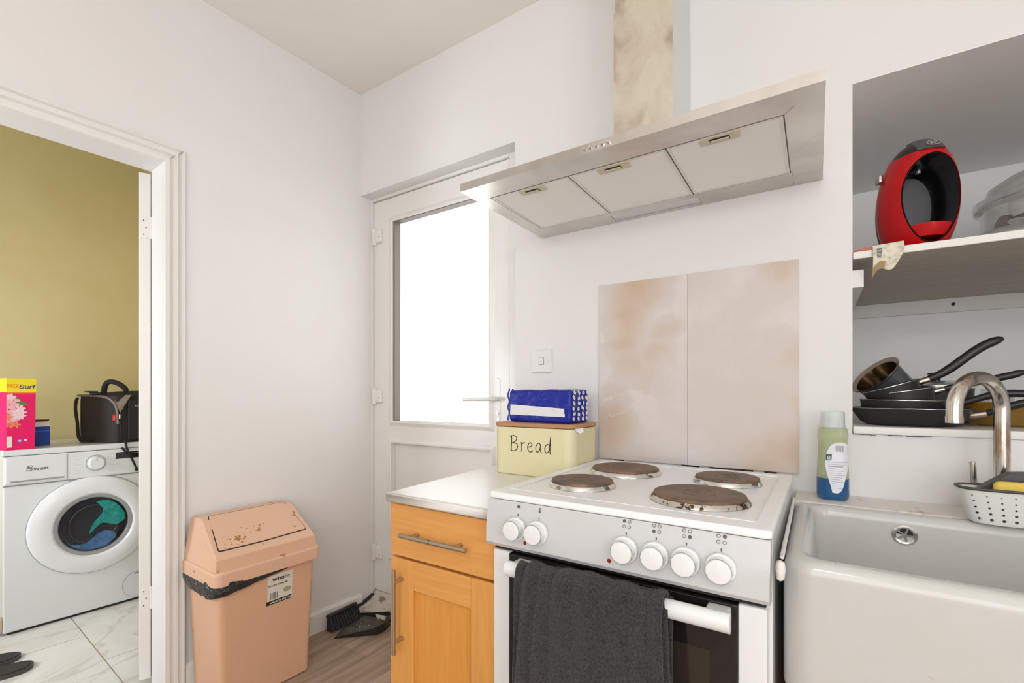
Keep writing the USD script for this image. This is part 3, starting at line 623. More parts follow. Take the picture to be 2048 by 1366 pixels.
part(hd, 'lamp_reflector', bx(-.565, -.293, 1.462, 1.509, 1.6796, 1.6799), steel_plain, False)
for x in (-.472, -.457, -.4415, -.426, -.411): part(hd, 'button', X(lathe([(0, .006), (.0030, .0058), (.0042, .004), (.0045, 0), (0, 0)], 16), (x, 1.047, 1.6875), rx=90), chrome)
du = part(hd, 'duct_cover', bx(-.502, -.331, 1.320, 1.529, 1.7, 2.215), duct_mat, False, 'stained cream lower section of the chimney')
part(hd, 'duct_side', bx(-.331, -.3300, 1.3195, 1.529, 1.70, 2.215), duct_side, False)
part(hd, 'upper_duct_cover', bx(-.499, -.333, 1.323, 1.529, 2.215, 2.579), duct_mat, False)
part(hd, 'upper_duct_side', bx(-.333, -.3322, 1.3225, 1.529, 2.215, 2.579), duct_side, False)

# ---- splashback, switch
spb = thing('splashback', 'beige onyx-look splashback of two panels on the wall behind the cooker', 'splashback', (-.333, 1.53, 0))
part(spb, 'panel', bx(-.297, -.0035, -.011, -.0005, .868, 1.466), splash_a, False, 'left panel with tan clouding')
part(spb, 'panel', bx(-.0029, .294, -.011, -.0005, .868, 1.466), splash_b, False, 'paler right panel')
part(spb, 'old_adhesive', cat([rb(x, x + w_, -.010, -.0008, .858, .870, .002) for x, w_ in ((-.24, .03), (-.02, .05), (.06, .12), (.21, .03))]), black_gap, True, 'dark gap and crumbs of old adhesive')
sw = thing('wall_switch', 'square white fused rocker switch on the wall above the bread bin', 'switch', (-.8625, 1.53, 1.213))
part(sw, 'plate', chamfer(rrect(-.043, .043, -.043, .043, .003), 0, .0085, .004, bottom=False).transform(UPX[:3]), switch_mat)
part(sw, 'rocker', hull([(-.009, -.0085, -.012), (.010, -.0085, -.012), (-.009, -.0085, .014), (.010, -.0085, .014), (-.009, -.0125, -.012), (.010, -.0125, -.012), (-.009, -.0095, .014), (.010, -.0095, .014)]), switch_mat, False)
part(sw, 'rocker_gap', bx(-.011, .012, -.0089, -.0084, -.014, .016), wm_line, False)
for x in (-.030, .030): part(sw, 'screw', cyl(.0032, (x, -.0083, 0), (x, -.0093, 0), 14), steel_plain)

# ---- towel over the oven handle
tw = thing('hand_towel', 'charcoal grey terry towel folded over the oven door handle', 'towel', (-.332, 1.157, 0), -0.6)
def towel_layer(x0, x1, front_drop, back_drop, off, seed, nx=90, fringe=0.0):
    hy, hz, R = -.345, .724, .0185 + off
    prof_ = [(hy - R - .010, hz - front_drop)]
    S = []
    nf, nb = 46, 24
    for k in range(nf): S.append((hy - R, hz - front_drop * (1 - k / nf), 1 - k / nf, 0))
    for k in range(9): t = PI - k / 8 * PI; S.append((hy + R * math.cos(t), hz + R * math.sin(t) * .95, 0, 0))
    for k in range(1, nb + 1): S.append((hy + min(R, .0165 + off * .3), hz - back_drop * k / nb, 0, k / nb))
    P = np.zeros((len(S), nx, 3)); xs = np.linspace(0, 1, nx)
    for i, (y, z, f, b) in enumerate(S):
        n1 = meshkit.fbm(np.c_[xs * 7 + seed, np.full(nx, z * 3.0), np.full(nx, seed)], 3, seed) - .5
        fold = 1.5 * np.abs(np.sin(xs * 9 + seed + 1.3 * np.sin(xs * 5 + f * 1.1))) ** .7 - .95 + np.sin(xs * 27 + seed * 2 + 2.0 * f) * .18
        x = x0 + (x1 - x0) * xs + f * .012 * np.sin(xs * 9 + seed) + (f * .045 * (xs - .35))
        amp = .010 + .026 * f
        yy = y - (amp * np.maximum(fold + .35, -.35) + .014 * n1 * (.35 + f)) * (1 if f > 0 or b == 0 else 0) - (.004 if f > 0 else 0) * np.ones(nx)
        if b > 0: yy = np.minimum(yy + .004 * b, -.3135 - .0045)
        zz = z + (.010 * fold + .014 * n1) * (1 if f == 0 and b == 0 else 0) * (y < hy + R * .5) + f * .02 * n1
        P[i] = np.c_[x, yy, zz]
    N = grid_mesh(P).vertex_normals.reshape(P.shape)
    dsp = (meshkit.fbm(P.reshape(-1, 3) * 260, 2, 5).reshape(P.shape[:2]) - .5) * .0026
    P = P + N * dsp[..., None]
    return sheet(P, .0052)
part(tw, 'front_fold', towel_layer(-.158, .124, .47, .30, .0065, 3, 110), towel_mat, True)
part(tw, 'inner_fold', towel_layer(-.170, .128, .50, .34, 0.0, 8, 90), towel_mat, True)
def terry(mesh, n, seed):
    r_ = np.random.default_rng(seed); m = mesh; pts, idx = trimesh.sample.sample_surface(m, n, seed=seed); N = m.face_normals[idx]
    a_ = pts - N * .0005; t_ = r_.normal(0, 1, (n, 3)); t_ /= np.linalg.norm(t_, axis=1, keepdims=True); L_ = r_.uniform(.0018, .0036, (n, 1))
    return np.stack([a_, a_ + N * L_ * .65 + t_ * L_ * .25, a_ + N * L_ * .75 + t_ * L_ * .7 - np.array([0, 0, .0006])], 1)
tf_ = terry(towel_layer(-.158, .124, .47, .30, .0065, 3, 110), 26000, 1)
cv = UsdGeom.BasisCurves.Define(stage, f'{tw.GetPath()}/terry_pile'); cv.CreateTypeAttr('linear'); cv.CreateCurveVertexCountsAttr([3] * len(tf_)); cv.CreatePointsAttr(tf_.reshape(-1, 3).astype(np.float32).tolist() and [Gf.Vec3f(*map(float, v)) for v in tf_.reshape(-1, 3)]); cv.CreateWidthsAttr([.00055]); cv.SetWidthsInterpolation('constant')
UsdShade.MaterialBindingAPI.Apply(cv.GetPrim()).Bind(towel_mat); say(cv.GetPrim(), None, None, None, 'stuff')
part(tw, 'hem', tube([(-.157 + .003 * math.sin(z * 20), -.3735 - .010 * (.72 - z), z) for z in np.linspace(.715, .27, 30)], .0042, 8), towel_mat, True)

# ---- bread bin etc
bb = thing('bread_bin', 'cream bread bin with a wooden lid and handwritten lettering, standing on the worktop', 'bread bin', (-.757, 1.365, .8288))
part(bb, 'body', chamfer(rrect(-.146, .146, -.098, .098, .032, 8), 0, .154, .003), bread_cream, 30)
part(bb, 'lid', chamfer(rrect(-.149, .149, -.101, .101, .034, 8), .1555, .168, .003), bamboo, 30, 'wooden lid')
STROKES = {'B': [[(.05, 1), (.05, .5), (.0, 0)], [(-.08, .86), (.12, .99), (.36, .97), (.44, .82), (.32, .62), (.06, .5), (.36, .50), (.52, .34), (.46, .14), (.26, .0), (-.02, .06)]],
           'r': [[(.0, .58), (.04, .3), (.02, 0)], [(.03, .34), (.12, .52), (.27, .58)]],
           'e': [[(.02, .30), (.22, .34), (.36, .46), (.26, .60), (.10, .50), (.03, .26), (.10, .06), (.26, .0), (.42, .10)]],
           'a': [[(.36, .50), (.22, .60), (.06, .44), (.02, .18), (.12, .02), (.28, .14), (.37, .50), (.36, .2), (.46, .0)]],
           'd': [[(.34, .50), (.20, .56), (.05, .40), (.03, .14), (.14, .0), (.30, .12), (.38, .5), (.45, 1.02), (.40, .4), (.44, -.06)]]}
def hand(word, h, adv, wd):
    out, x = [], 0
    for ch in word:
        for st in STROKES[ch]:
            q = spline(np.array([(a_, b_, 0) for a_, b_ in st]), 26)[:, :2] if len(st) > 2 else np.array(st)
            out.append(LineString([(x + u * h, v * h) for u, v in q]).buffer(wd / 2, quad_segs=3))
        x += adv[ch] * h
    return unary_union(out)
hb_ = hand('Bread', .049, {'B': .80, 'r': .46, 'e': .62, 'a': .66, 'd': .5}, .0024)
m = prism(hb_, .0006); m.apply_transform(UPX); m.apply_translation((-.074, -.0981, .0775)); part(bb, 'lettering', m, ink, False, 'black handwritten word')
pk = thing('blue_packet', 'shiny blue plastic packet with white tape, lying on the bread bin', 'packet', (-.748, 1.365, .9972), -2)
def soft_box(x0, x1, y0, y1, z0, z1, r, amp, freq, seed, it=4):
    m = tm(mf.Manifold.batch_hull([mf.Manifold.sphere(r, 16).translate((a_, b_, c_)) for a_ in (x0 + r, x1 - r) for b_ in (y0 + r, y1 - r) for c_ in (z0 + r, z1 - r)]).refine_to_length(min(x1 - x0, y1 - y0, z1 - z0) / 14))
    n = m.vertex_normals; d = (meshkit.fbm(m.vertices * freq + seed, 3, seed) - .5) * 2 * amp
    m.vertices = m.vertices + n * d[:, None]; m.vertices[:, 2] = np.maximum(m.vertices[:, 2], z0); return m
part(pk, 'wrap', soft_box(-.118, .118, -.062, .062, 0, .106, .010, .0035, 26, 2), blue_wrap, True)
part(pk, 'seam_fin', cat(sheet(np.array([[(-.117 - .006 * s - .003 * math.sin(z * 160), -.058, z) for z in np.linspace(.004, .112, 24)] for s in (0, 1)]), .001), sheet(np.array([[(-.112 + .012 * t, -.052 + .004 * s, .103 + .008 * s * (1 - t)) for t in np.linspace(0, 1, 8)] for s in (0, 1)]), .001)), blue_wrap, True)
m = face_y(prism(Polygon([(-.108, .024), (.100, .021), (.100, .030), (.098, .0305), (.097, .047), (-.106, .058)]), .0012), -.0655); part(pk, 'tape_strip', m, white_tape, False, 'white tape strip')
m = face_y(prism(sbox(.052, .0395, .066, .0405), .0003), -.0668); part(pk, 'tape_print', m, print_grey, False)
rr = np.random.default_rng(12); mk = []
for iy in range(4):
    for iz in range(6):
        y, z = -.046 + iy * .030 + .004 * (iz % 2), .014 + iz * .0165
        y += rr.uniform(-.003, .003); z += rr.uniform(-.002, .002); c_ = affinity.rotate(sbox(y - rr.uniform(.004, .008), z - .0042, y + rr.uniform(.004, .008), z + .0036), rr.uniform(-45, 20)); 
        if (iy + iz) % 2: c_ = c_.difference(affinity.scale(c_, .55, .4))
        mk.append(prism(c_.buffer(.001), .0008))
m = cat(mk); m.apply_transform(FX); m.apply_translation((.1205, 0, 0)); part(pk, 'end_print', m, white_print, False, 'white brushy marks printed on the end')
mk = [X(prism(Point(0, 0).buffer(.008).difference(Point(0, 0).buffer(.004)), .0008), (x, y, .1077)) for x in np.linspace(-.01, .09, 6) for y in (-.04, .0)]
part(pk, 'top_print', cat(mk), white_print, False)
solo('plastic_scrap', sheet(np.array([[(.0 + .032 * u, -.003 * v + .002 * math.sin(5 * u), .0 - .016 * v * (1 - .7 * abs(u - .6)) + .001 * math.sin(9 * u)) for v in np.linspace(0, 1, 6)] for u in np.linspace(0, 1, 10)]), .0008), white_tape,
     'scrap of white plastic sticking out under the bread bin lid', 'plastic scrap', (-.612, 1.288, .985), 70, smooth=True)

# ---- swing bin
bn = thing('swing_bin', 'peach plastic swing-lid bin standing against the left wall', 'bin', (-1.80, .945, 0), -2)
def ring(x0, x1, y0, y1, z, r, q=5): return np.c_[np.array(rrect(x0, x1, y0, y1, r, q).exterior.coords)[:-1], np.full(4 * (q * 1) + 4 if False else len(rrect(x0, x1, y0, y1, r, q).exterior.coords) - 1, z)]
part(bn, 'body', loft([ring(-.100, .108, -.153, .153, .0, .014), ring(-.106, .118, -.160, .160, .006, .018), ring(-.118, .134, -.176, .176, .440, .022), ring(-.119, .135, -.177, .177, .458, .022)]), bin_mat, 40)
lid_rings = [ring(-.132, .152, -.193, .193, .445, .026), ring(-.132, .152, -.193, .193, .484, .026), ring(-.128, .148, -.189, .189, .490, .026), ring(-.126, .138, -.184, .184, .492, .026)]
part(bn, 'lid_rim', loft(lid_rings), bin_lid_mat, 40)
hp_ = []
for (x, z) in ((-.124, .492), (-.122, .630), (-.112, .641), (-.040, .643), (-.022, .638), (.118, .538), (.126, .528), (.130, .492)):
    hw = .182 - max(0, z - .50) * .16
    for s in (-1, 1): hp_ += [(x, s * hw, z), (x - .006 if x > 0 else x + .006, s * (hw + .004), z)]
part(bn, 'lid', hull(hp_), bin_lid_mat, 30)
sl_d = np.array([.118 + .022, 0, .538 - .638]); sl_n = np.array([.100, 0, .140]); sl_n /= np.linalg.norm(sl_n); sl_d /= np.linalg.norm(sl_d)
def on_slope(t, y, out): p = np.array([-.022, 0, .638]) + sl_d * t + sl_n * out; return (p[0], y, p[2])
flp = Polygon([(-.012, -.140), (-.012, .138), (.146, .158), (.152, -.008), (.150, -.160)]).buffer(-.006).buffer(.006)
def slope_prism(poly, o0, o1, nseg=1):
    m = prism(poly, o1 - o0); v = m.vertices.copy()
    m.vertices = np.array([on_slope(a_, b_, o0 + c_) for a_, b_, c_ in v])
    if np.linalg.det(np.array([sl_d, [0, 1, 0], sl_n])) < 0: m.invert()
    return m
part(bn, 'flap_gap', slope_prism(flp.buffer(.0024), -.002, .0026), black_gap, False)
fp_ = part(bn, 'flap', slope_prism(flp.buffer(-.0004), -.001, .0042), bin_lid_mat, False, 'swing flap with brown splashes')
rr = np.random.default_rng(4)
sp_ = [Point(.118 + rr.normal(0, .018), -.085 + rr.normal(0, .03)).buffer(rr.uniform(.0012, .004), quad_segs=2) for _ in range(22)] + [Point(.09 + rr.normal(0, .012), -.02 + rr.normal(0, .02)).buffer(rr.uniform(.001, .003), quad_segs=2) for _ in range(14)] + [Polygon([(.118, -.10), (.128, -.085), (.118, -.078), (.108, -.09)]), Polygon([(.10, -.02), (.106, -.004), (.09, .0)])]
part(fp_, 'splashes', slope_prism(unary_union(sp_).intersection(flp), .0042, .0046), M('dried_splash', (.36, .17, .035), .5), False, 'dried brown splashes')
# black bin liner hanging out under the rim, on the near side and round the front corner
def liner():
    path = [(-.116, -.184), (-.05, -.186), (.05, -.188), (.120, -.186), (.141, -.170), (.147, -.10), (.146, -.02), (.145, .06), (.1435, .135)]
    dep = [.044, .056, .060, .052, .046, .036, .026, .014, .002]
    pts = spline(np.array([(a_, b_, d) for (a_, b_), d in zip(path, dep)]), 70)
    P = np.zeros((12, 70, 3))
    for i in range(12):
        v = i / 11
        for j, (x, y, d) in enumerate(pts):
            nrm = np.array([x * 1.4, y]); nrm /= np.linalg.norm(nrm)
            b_ = .007 * math.sin(v * PI) * min(1, d / .05) + .004 * (meshkit.fbm(np.array([[j * .35, v * 3, 1.]]), 3, 2)[0] - .5) * 2
            P[i, j] = (x + nrm[0] * b_, y + nrm[1] * b_, .4550 - v * max(d, .003) + .0012 * math.sin(j * .7) * v * min(1, d / .05))
    return sheet(P, .0012)
part(bn, 'bin_liner', liner(), bag_mat, True, 'black plastic bag hanging out under the rim')
# sticker on the broad face, tilted with the face
def on_face(m):
    m = face_x(m, 0); z = m.vertices[:, 2].copy(); m.vertices[:, 0] += .118 + (.134 - .118) * (z - .006) / .434 + .0004; return m
stk = part(bn, 'sticker', on_face(X(prism(sbox(-.012, .325, .082, .425), .0006), (0, 0, 0))), sticker, False, 'white product sticker')
part(stk, 'sticker_band', on_face(X(prism(sbox(-.014, .318, .080, .332), .0006), (0, 0, .0003))), ink, False)
part(stk, 'lettering', on_face(cat(X(text('wham', .0125, .0004, True, 1.35), (.006, .402, .0007)), X(text('50 Litre Swing Bin', .0056, .0004, True, 1.1), (-.008, .384, .0007)))), ink, False)
part(stk, 'made_in_lettering', on_face(X(text('MADE IN BRITAIN', .0062, .0004, True, 1.15), (-.002, .3215, .0010))), white_print, False)
part(stk, 'barcode', on_face(X(cat([prism(sbox(x, .337, x + wd_, .361), .0004) for x, wd_ in zip(np.cumsum([.0, .003, .002, .004, .0022, .003, .0026, .0018, .0035, .002]) + .0, (.0012, .0008, .002, .001, .0006, .0018, .0008, .0012, .0006, .0014))]), (.0, 0, .0007))), print_grey, False)
part(stk, 'printed_leaf', on_face(X(prism(affinity.scale(Point(.062, .358).buffer(.01), 1.5, .9), .0004), (0, 0, .0007))), sticker_green, False)

# ---- dustpan and brush on the floor by the back door
dpn = thing('dustpan', 'black dusty dustpan lying on the plank floor by the back door', 'dustpan', (-1.850, 1.400, 0.0015), 30)
def dp_outline(w0, w1, L, n=28):      # blade edge along y at x = 0, back at x = L
    t = np.linspace(0, PI, n)
    return [(0, -w0 / 2)] + [(L - .055 + .055 * math.sin(a), -w1 / 2 * math.cos(a)) for a in t] + [(0, w0 / 2)]
o = np.array(dp_outline(.225, .155, .205)); n = len(o)
ht = np.array([.004] + [.030 + .016 * math.sin(a) for a in np.linspace(0, PI, n - 2)] + [.004])
cen = np.array([.09, 0]); d = o - cen; outw = d / np.linalg.norm(d, axis=1, keepdims=True)
P = np.array([np.c_[o - outw * .004, np.full(n, .0035)], np.c_[o + outw * .004 * (ht[:, None] / .04), ht], np.c_[o + outw * (.004 * (ht[:, None] / .04) + .004), ht], np.c_[o + outw * .002, np.full(n, 0.0)]])
part(dpn, 'side_wall', (lambda m: (trimesh.repair.fix_normals(m), m)[1])(trimesh.Trimesh(grid_mesh(P).vertices, np.vstack([grid_mesh(P).faces]), process=False)), black_plastic, 40)
part(dpn, 'floor_plate', hull(np.vstack([np.c_[o, np.full(n, 0.0)], np.c_[o * [1, .985], np.full(n, .004)]])), dusty_plastic, False, 'dusty floor of the dustpan')
part(dpn, 'handle', cat(tube(spline([(.195, 0, .040), (.225, 0, .040), (.275, .006, .050), (.345, .010, .062)], 20), np.linspace(.011, .0125, 20), 10)), black_plastic)
rr = np.random.default_rng(8)
part(dpn, 'dust_crumbs', cat([X(trimesh.creation.icosphere(1, r), (x, y, .0045)) for x, y, r in zip(rr.uniform(.03, .16, 26), rr.uniform(-.07, .07, 26), rr.uniform(.001, .003, 26))]), plaster, False, 'pale crumbs in the pan', 'stuff')
hbr = thing('hand_brush', 'black hand brush leaning on the skirting board beside the dustpan', 'brush', (-1.868, 1.405, 0.004), 3)
part(hbr, 'head', X(rb(-.018, .018, -.078, .080, .030, .046, .006), (0, 0, .026), ry=-20), black_plastic)
tf = []
rr = np.random.default_rng(9)
for iy in range(11):
    for ix in range(4):
        y = -.072 + iy * .0144; x = -.012 + ix * .008
        q = np.array([(x, y, .032), (x * 1.9 + rr.normal(0, .001), y * 1.06 + rr.normal(0, .002), -.030 + rr.normal(0, .002))])
        tf.append(tube(np.array([q[0], q.mean(0), q[1]]), [.0045, .0062, .0072], 7))
part(hbr, 'bristles', X(cat(tf), (0, 0, .026), ry=-20), bristle_mat, 40, kind='stuff')
part(hbr, 'handle', X(tube(spline([(0, .070, .040), (.004, .11, .040), (.006, .16, .050), (.0, .215, .072)], 20), np.r_[np.linspace(.013, .009, 6), np.linspace(.009, .0105, 14)], 10), (-.012, 0, .002), ry=-10), black_plastic)

# ---- coffee machine on the alcove shelf
cm = thing('coffee_machine', 'red egg-shaped capsule coffee machine with a black opening on the alcove shelf', 'coffee machine', (.228, 1.655, 1.4665), 17)
def egg(ax, ay, az, cz, n=40, m=56, tip=.12):
    R = []
    for i in range(n):
        t = PI * (i + .35) / (n - .3); z = -math.cos(t); r = math.sin(t) ** .86
        lean = tip * z
        R.append(np.c_[ax * r * np.cos(np.linspace(0, 2 * PI, m + 1)[:-1]), ay * r * np.sin(np.linspace(0, 2 * PI, m + 1)[:-1]) + .018 * (1 - z * z) * 0, np.full(m, cz + az * z)])
    return loft(R)
E0 = man(egg(.083, .105, .163, .136))
base_cut = man(bx(-.2, .2, -.2, .2, -.1, .012))
def oval(ax, az, cz, y0, y1, cx=0.0, n=48):
    pts = [(cx + ax * math.cos(t), cz + az * math.sin(t) * (1 - .10 * math.sin(t))) for t in np.linspace(0, 2 * PI, n + 1)[:-1]]
    m = prism(Polygon(pts), y1 - y0); m.apply_transform(UPX); m.apply_translation((0, y1, 0)); return man(m)
cav = oval(.064, .113, .137, -.2, .055); cav_in = oval(.0605, .109, .137, -.2, .052)
top_cut = man(hull([(-.2, -.03, .252), (.2, -.03, .252), (-.2, -.3, .254), (.2, -.3, .254), (-.2, -.03, .4), (.2, -.03, .4), (-.2, -.3, .4), (.2, -.3, .4), (-.2, .05, .277), (.2, .05, .277), (-.2, .05, .4), (.2, .05, .4)]))
shell = (E0 - base_cut) - cav - top_cut
part(cm, 'shell', shell, red_gloss, 30, 'glossy red shell')
E1 = man(egg(.081, .103, .161, .136))
part(cm, 'cavity_lining', (E1 ^ cav) - cav_in - base_cut, black_gloss, 30, 'black lined opening')
part(cm, 'back_plate', man(egg(.080, .102, .160, .136)) ^ oval(.050, .096, .130, .020, .0515, -.006), dark_satin, 30)
cap = (man(egg(.0825, .1045, .1625, .136)) ^ top_cut)
part(cm, 'top_cap', cap, black_gloss, 30, 'black top')
part(cm, 'locking_lever', man(egg(.0855, .1085, .1665, .136)) ^ top_cut ^ man(bx(-.028, .030, -.2, -.012, 0, 1)), dark_satin, 30)
bdg = affinity.scale(Point(0, 0).buffer(.016, quad_segs=10), 1, .62); bd = prism(bdg.difference(affinity.scale(bdg, .86, .80)), .0016)
bl = cat(prism(sbox(-.0085, -.0045, -.003, .0045), .0014), prism(sbox(-.0015, -.0045, .0035, -.0025), .0014), prism(sbox(-.0015, -.001, .0075, .001), .0014), prism(sbox(-.0015, .0025, .0075, .0045), .0014))
part(cm, 'badge', X(cat(bd, bl), (.002, -.0775, .2655), rx=57), grey_metal, False, 'silver oval badge')
tray = (man(egg(.083, .104, .164, .140)) ^ man(bx(-.052, .052, -.106, .02, .045, .083))) 
part(cm, 'drip_tray', man(egg(.078, .101, .160, .136)) ^ man(bx(-.055, .055, -.12, .03, .030, .060)), red_gloss, 25, 'red drip tray')
for x in (-.038, .026): part(cm, 'tray_peg', bx(x - .006, x + .006,   .028, .042, .058, .080), black_gloss, False)
part(cm, 'outlet', cat(cyl(.016, (0, -.010, .222), (0, -.010, .250), 20)), black_gloss)
part(cm, 'outlet_tip', cyl(.006, (0, -.010, .216), (0, -.010, .223), 14), grey_metal)
part(cm, 'water_tank', man(egg(.060, .06, .14, .140)).translate((0, .075, 0)) ^ man(bx(-.1, .1, .06, .3, .012, .3)), black_gloss, 30)
part(cm, 'side_lever', rb(-.088, -.076, -.005, .020, .205, .228, .004), steel_plain)
part(cm, 'foot', man(bx(-.065, .065, -.075, .08, .0, .014)) ^ E0.translate((0, 0, -.001)).scale((1, 1, 1)) if False else chamfer(affinity.scale(Point(0, 0).buffer(.062), 1, 1.2), 0, .0125, .002), black_gloss)
part(cm, 'red_foot_rim', X(lathe([(.045, 0), (.066, 0), (.070, .006), (.062, .012), (.045, .012), (.045, 0)], 40), (0, -.02, .0)), red_gloss)
part(cm, 'power_cord', tube(spline([(-.045, .03, .010), (-.085, .02, .006), (-.11, .06, .004), (-.12, .14, .004)], 20), .003, 8), black_plastic)

# red mat and torn paper on the shelf's front edge
solo('red_tray', chamfer(rrect(-.052, .052, -.075, .075, .02), 0, .007, .003), salmon, 'thin salmon red mat lying on the shelf left of the coffee machine', 'mat', (.1365, 1.6065, 1.4668), 0)
pl_ = thing('torn_paper', 'torn printed paper label hanging over the front edge of the alcove shelf', 'paper label', (.124, 1.5285, 1.4745), 0)
def paper_fn(u, v):   # u across 0..1 , v down 0..1
    drop = (.085 - .046 * u - .012 * math.sin(u * 7)) * v
    return (.063 * u + .004 * v - .006 * v * v, -.002 - .004 * math.sin(PI * v) - .003 * math.sin(u * 5 + v * 3), -drop + .003 * u)
part(pl_, 'sheet', sheet(np.array([[paper_fn(u, v) for u in np.linspace(0, 1, 24)] for v in np.linspace(0, 1, 18)]), .0006), paper, True)
part(pl_, 'shelf_flap', sheet(np.array([[(.063 * u, -.002 + .02 * v, .0010 - .002 * v + .003 * u * (1 - v)) for u in np.linspace(0, 1, 8)] for v in np.linspace(0, 1, 5)]), .0006), paper, True)
part(pl_, 'stained_corner', sheet(np.array([[(lambda p: (p[0], p[1] - .0012, p[2]))(paper_fn(u * .42, .70 + .30 * v)) for u in np.linspace(0, 1, 8)] for v in np.linspace(0, 1, 6)]), .0005), paper_brown, True, 'brown stained corner')
bars = []
for k in range(9):
    v = .16 + k * .045; p = paper_fn(.20, v); bars.append(bx(p[0] - .005, p[0] + .005, p[1] - .0013, p[1] - .0005, p[2] - (.0006 if k % 3 else .0014), p[2] + .0006))
part(pl_, 'barcode', cat(bars), print_grey, False)

# ---- glassware on the alcove shelf
gl = thing('glass_dish', 'shallow clear glass dish lying upside down on the alcove shelf beside the coffee machine', 'dish', (.418, 1.650, 1.4668))
part(gl, 'dome', lathe([(.103, .0), (.106, .004), (.104, .010), (.085, .024), (.055, .033), (.018, .037), (0, .0375), (0, .034), (.018, .0335), (.055, .029), (.083, .020), (.098, .007), (.098, 0), (.103, .0)], 56), smoky_glass, 40)
part(gl, 'knob', X(lathe([(0, .058), (.014, .057), (.017, .052), (.008, .044), (.007, .036), (0, .036)], 28), (0, 0, 0)), smoky_glass, 40)
cs = thing('glass_casserole', 'round clear glass casserole with its lid, at the right end of the alcove shelf', 'casserole dish', (.545, 1.90, 1.4668))
part(cs, 'dish', X(lathe([(0, 0), (.118, 0), (.130, .006), (.135, .02), (.138, .118), (.152, .124), (.153, .131), (.136, .131), (.132, .122), (.129, .022), (.122, .009), (0, .008)], 64), s=(1, 1, 1.25)), clear_glass, 35)
part(cs, 'dish_lid', X(lathe([(.154, .1335), (.155, .141), (.135, .152), (.128, .168), (.09, .19), (.04, .20), (0, .202), (0, .196), (.04, .194), (.088, .184), (.123, .164), (.130, .148), (.146, .1335)], 64), s=(1, 1, 1.25)), smoky_glass, 35)
part(cs, 'lid_knob', X(lathe([(0, .232), (.017, .231), (.020, .226), (.010, .214), (.009, .201), (0, .201)], 28), s=(1, 1, 1.25)), smoky_glass, 40)
solo('dark_dish', X(lathe([(0, .0), (.060, 0), (.072, .02), (.075, .055), (.071, .056), (.067, .022), (.058, .006), (0, .006)], 44), s=(1, 1, 1.9)), black_gloss, 'small black dish inside the glass casserole', 'dish', (.532, 1.858, 1.4772))
solo('maroon_jar', X(lathe([(0, 0), (.022, 0), (.024, .01), (.024, .085), (.014, .10), (.0, .10)], 32), s=(1, 1, 1.4)), maroon, 'maroon jar standing inside the glass casserole', 'jar', (.472, 1.957, 1.4772), 0)

# ---- pans on the alcove sill
def pan(name, label, loc, rot, r0, r1, h, hpts, hr, neck, inner=None, cat_='frying pan'):
    t = thing(name, label, cat_, loc, rot=rot)
    part(t, 'bowl', lathe([(0, 0), (r0 - .006, 0), (r0, .003), (r0 + (r1 - r0) * .35, h * .22), (r1 - .002, h * .8), (r1, h), (r1 - .003, h), (r1 - .006, h * .8), (r0 - .001, .008), (r0 - .012, .004), (0, .004)], 60), inner or pan_black, 35)
    part(t, 'rim', lathe([(r1 - .0035, h), (r1 - .0035, h + .0012), (r1 + .0008, h + .0012), (r1 + .0008, h - .0005), (r1 - .0035, h)], 60), pan_rim, 40)
    sp = spline(hpts, 30)
    part(t, 'handle', X(tube(sp[4:], np.r_[np.linspace(hr * .8, hr, 8), np.full(len(sp) - 15, hr), np.array([hr * .93, hr * .78, hr * .4])], 12)), handle_black, 40)
    part(t, 'handle_neck', tube(sp[:5], np.full(5, neck), 12), neck_steel, 40)
    return t
pan('frying_pan', 'large black frying pan at the bottom of the pan stack', (.215, 1.668, 1.0053), (0, 0, -12), .098, .128, .046, [(.118, 0, .030), (.150, 0, .036), (.20, 0, .058), (.27, 0, .072), (.34, 0, .070)], .0095, .008)
pan('frying_pan', 'black deep pan resting in the large frying pan, second from the bottom', (.200, 1.675, 1.0210), (0, 1, -8), .086, .094, .052, [(.086, 0, .040), (.118, 0, .046), (.165, 0, .066), (.23, 0, .074), (.31, 0, .072)], .0090, .0075)
pan('saucepan', 'black pan tilted in the stack with the shorter raised handle, third from the bottom', (.205, 1.678, 1.0385), (0, -9, -4), .066, .074, .058, [(.068, 0, .046), (.098, 0, .052), (.14, 0, .058), (.19, 0, .062), (.245, 0, .070)], .0090, .0075, cat_='saucepan')
pan('saucepan', 'black pan on top of the stack, its long black handle pointing up to the right', (.190, 1.670, 1.0640), (0, -18, 2), .055, .064, .050, [(.056, 0, .040), (.078, 0, .042), (.112, 0, .048), (.165, 0, .070), (.252, 0, .094)], .0112, .0082, cat_='saucepan')
stp = thing('steel_pot', 'shiny steel pot tipped on its side at the left end of the pan stack', 'pot', (.197, 1.790, 1.096), rot=(20, -44, 0))
part(stp, 'pot_wall', lathe([(0, 0), (.052, 0), (.056, .004), (.062, .066), (.071, .074), (.071, .076), (.060, .070), (.054, .006), (0, .004)], 56), pot_side, 35)
part(stp, 'pot_lining', lathe([(0, .0045), (.0535, .0062), (.0595, .0702), (.070, .0765), (.0715, .0772), (.0715, .0762), (.062, .0662)], 56), pot_steel, 40)
gl2 = thing('pan_lid', 'glass pan lid with a black knob lying behind the pan handles', 'pan lid', (.315, 1.93, 1.110), rot=(0, -2, 0))
part(gl2, 'glass_disc', lathe([(0, .022), (.05, .020), (.088, .006), (.088, .003), (.05, .016), (0, .018)], 48), smoky_glass, 40)
part(gl2, 'rim_band', lathe([(.086, 0), (.0915, 0), (.0915, .007), (.086, .007), (.086, 0)], 48), pan_rim, 40)
part(gl2, 'lid_knob', lathe([(0, .046), (.020, .046), (.022, .043), (.010, .036), (.009, .020), (0, .020)], 28), handle_black, 40)
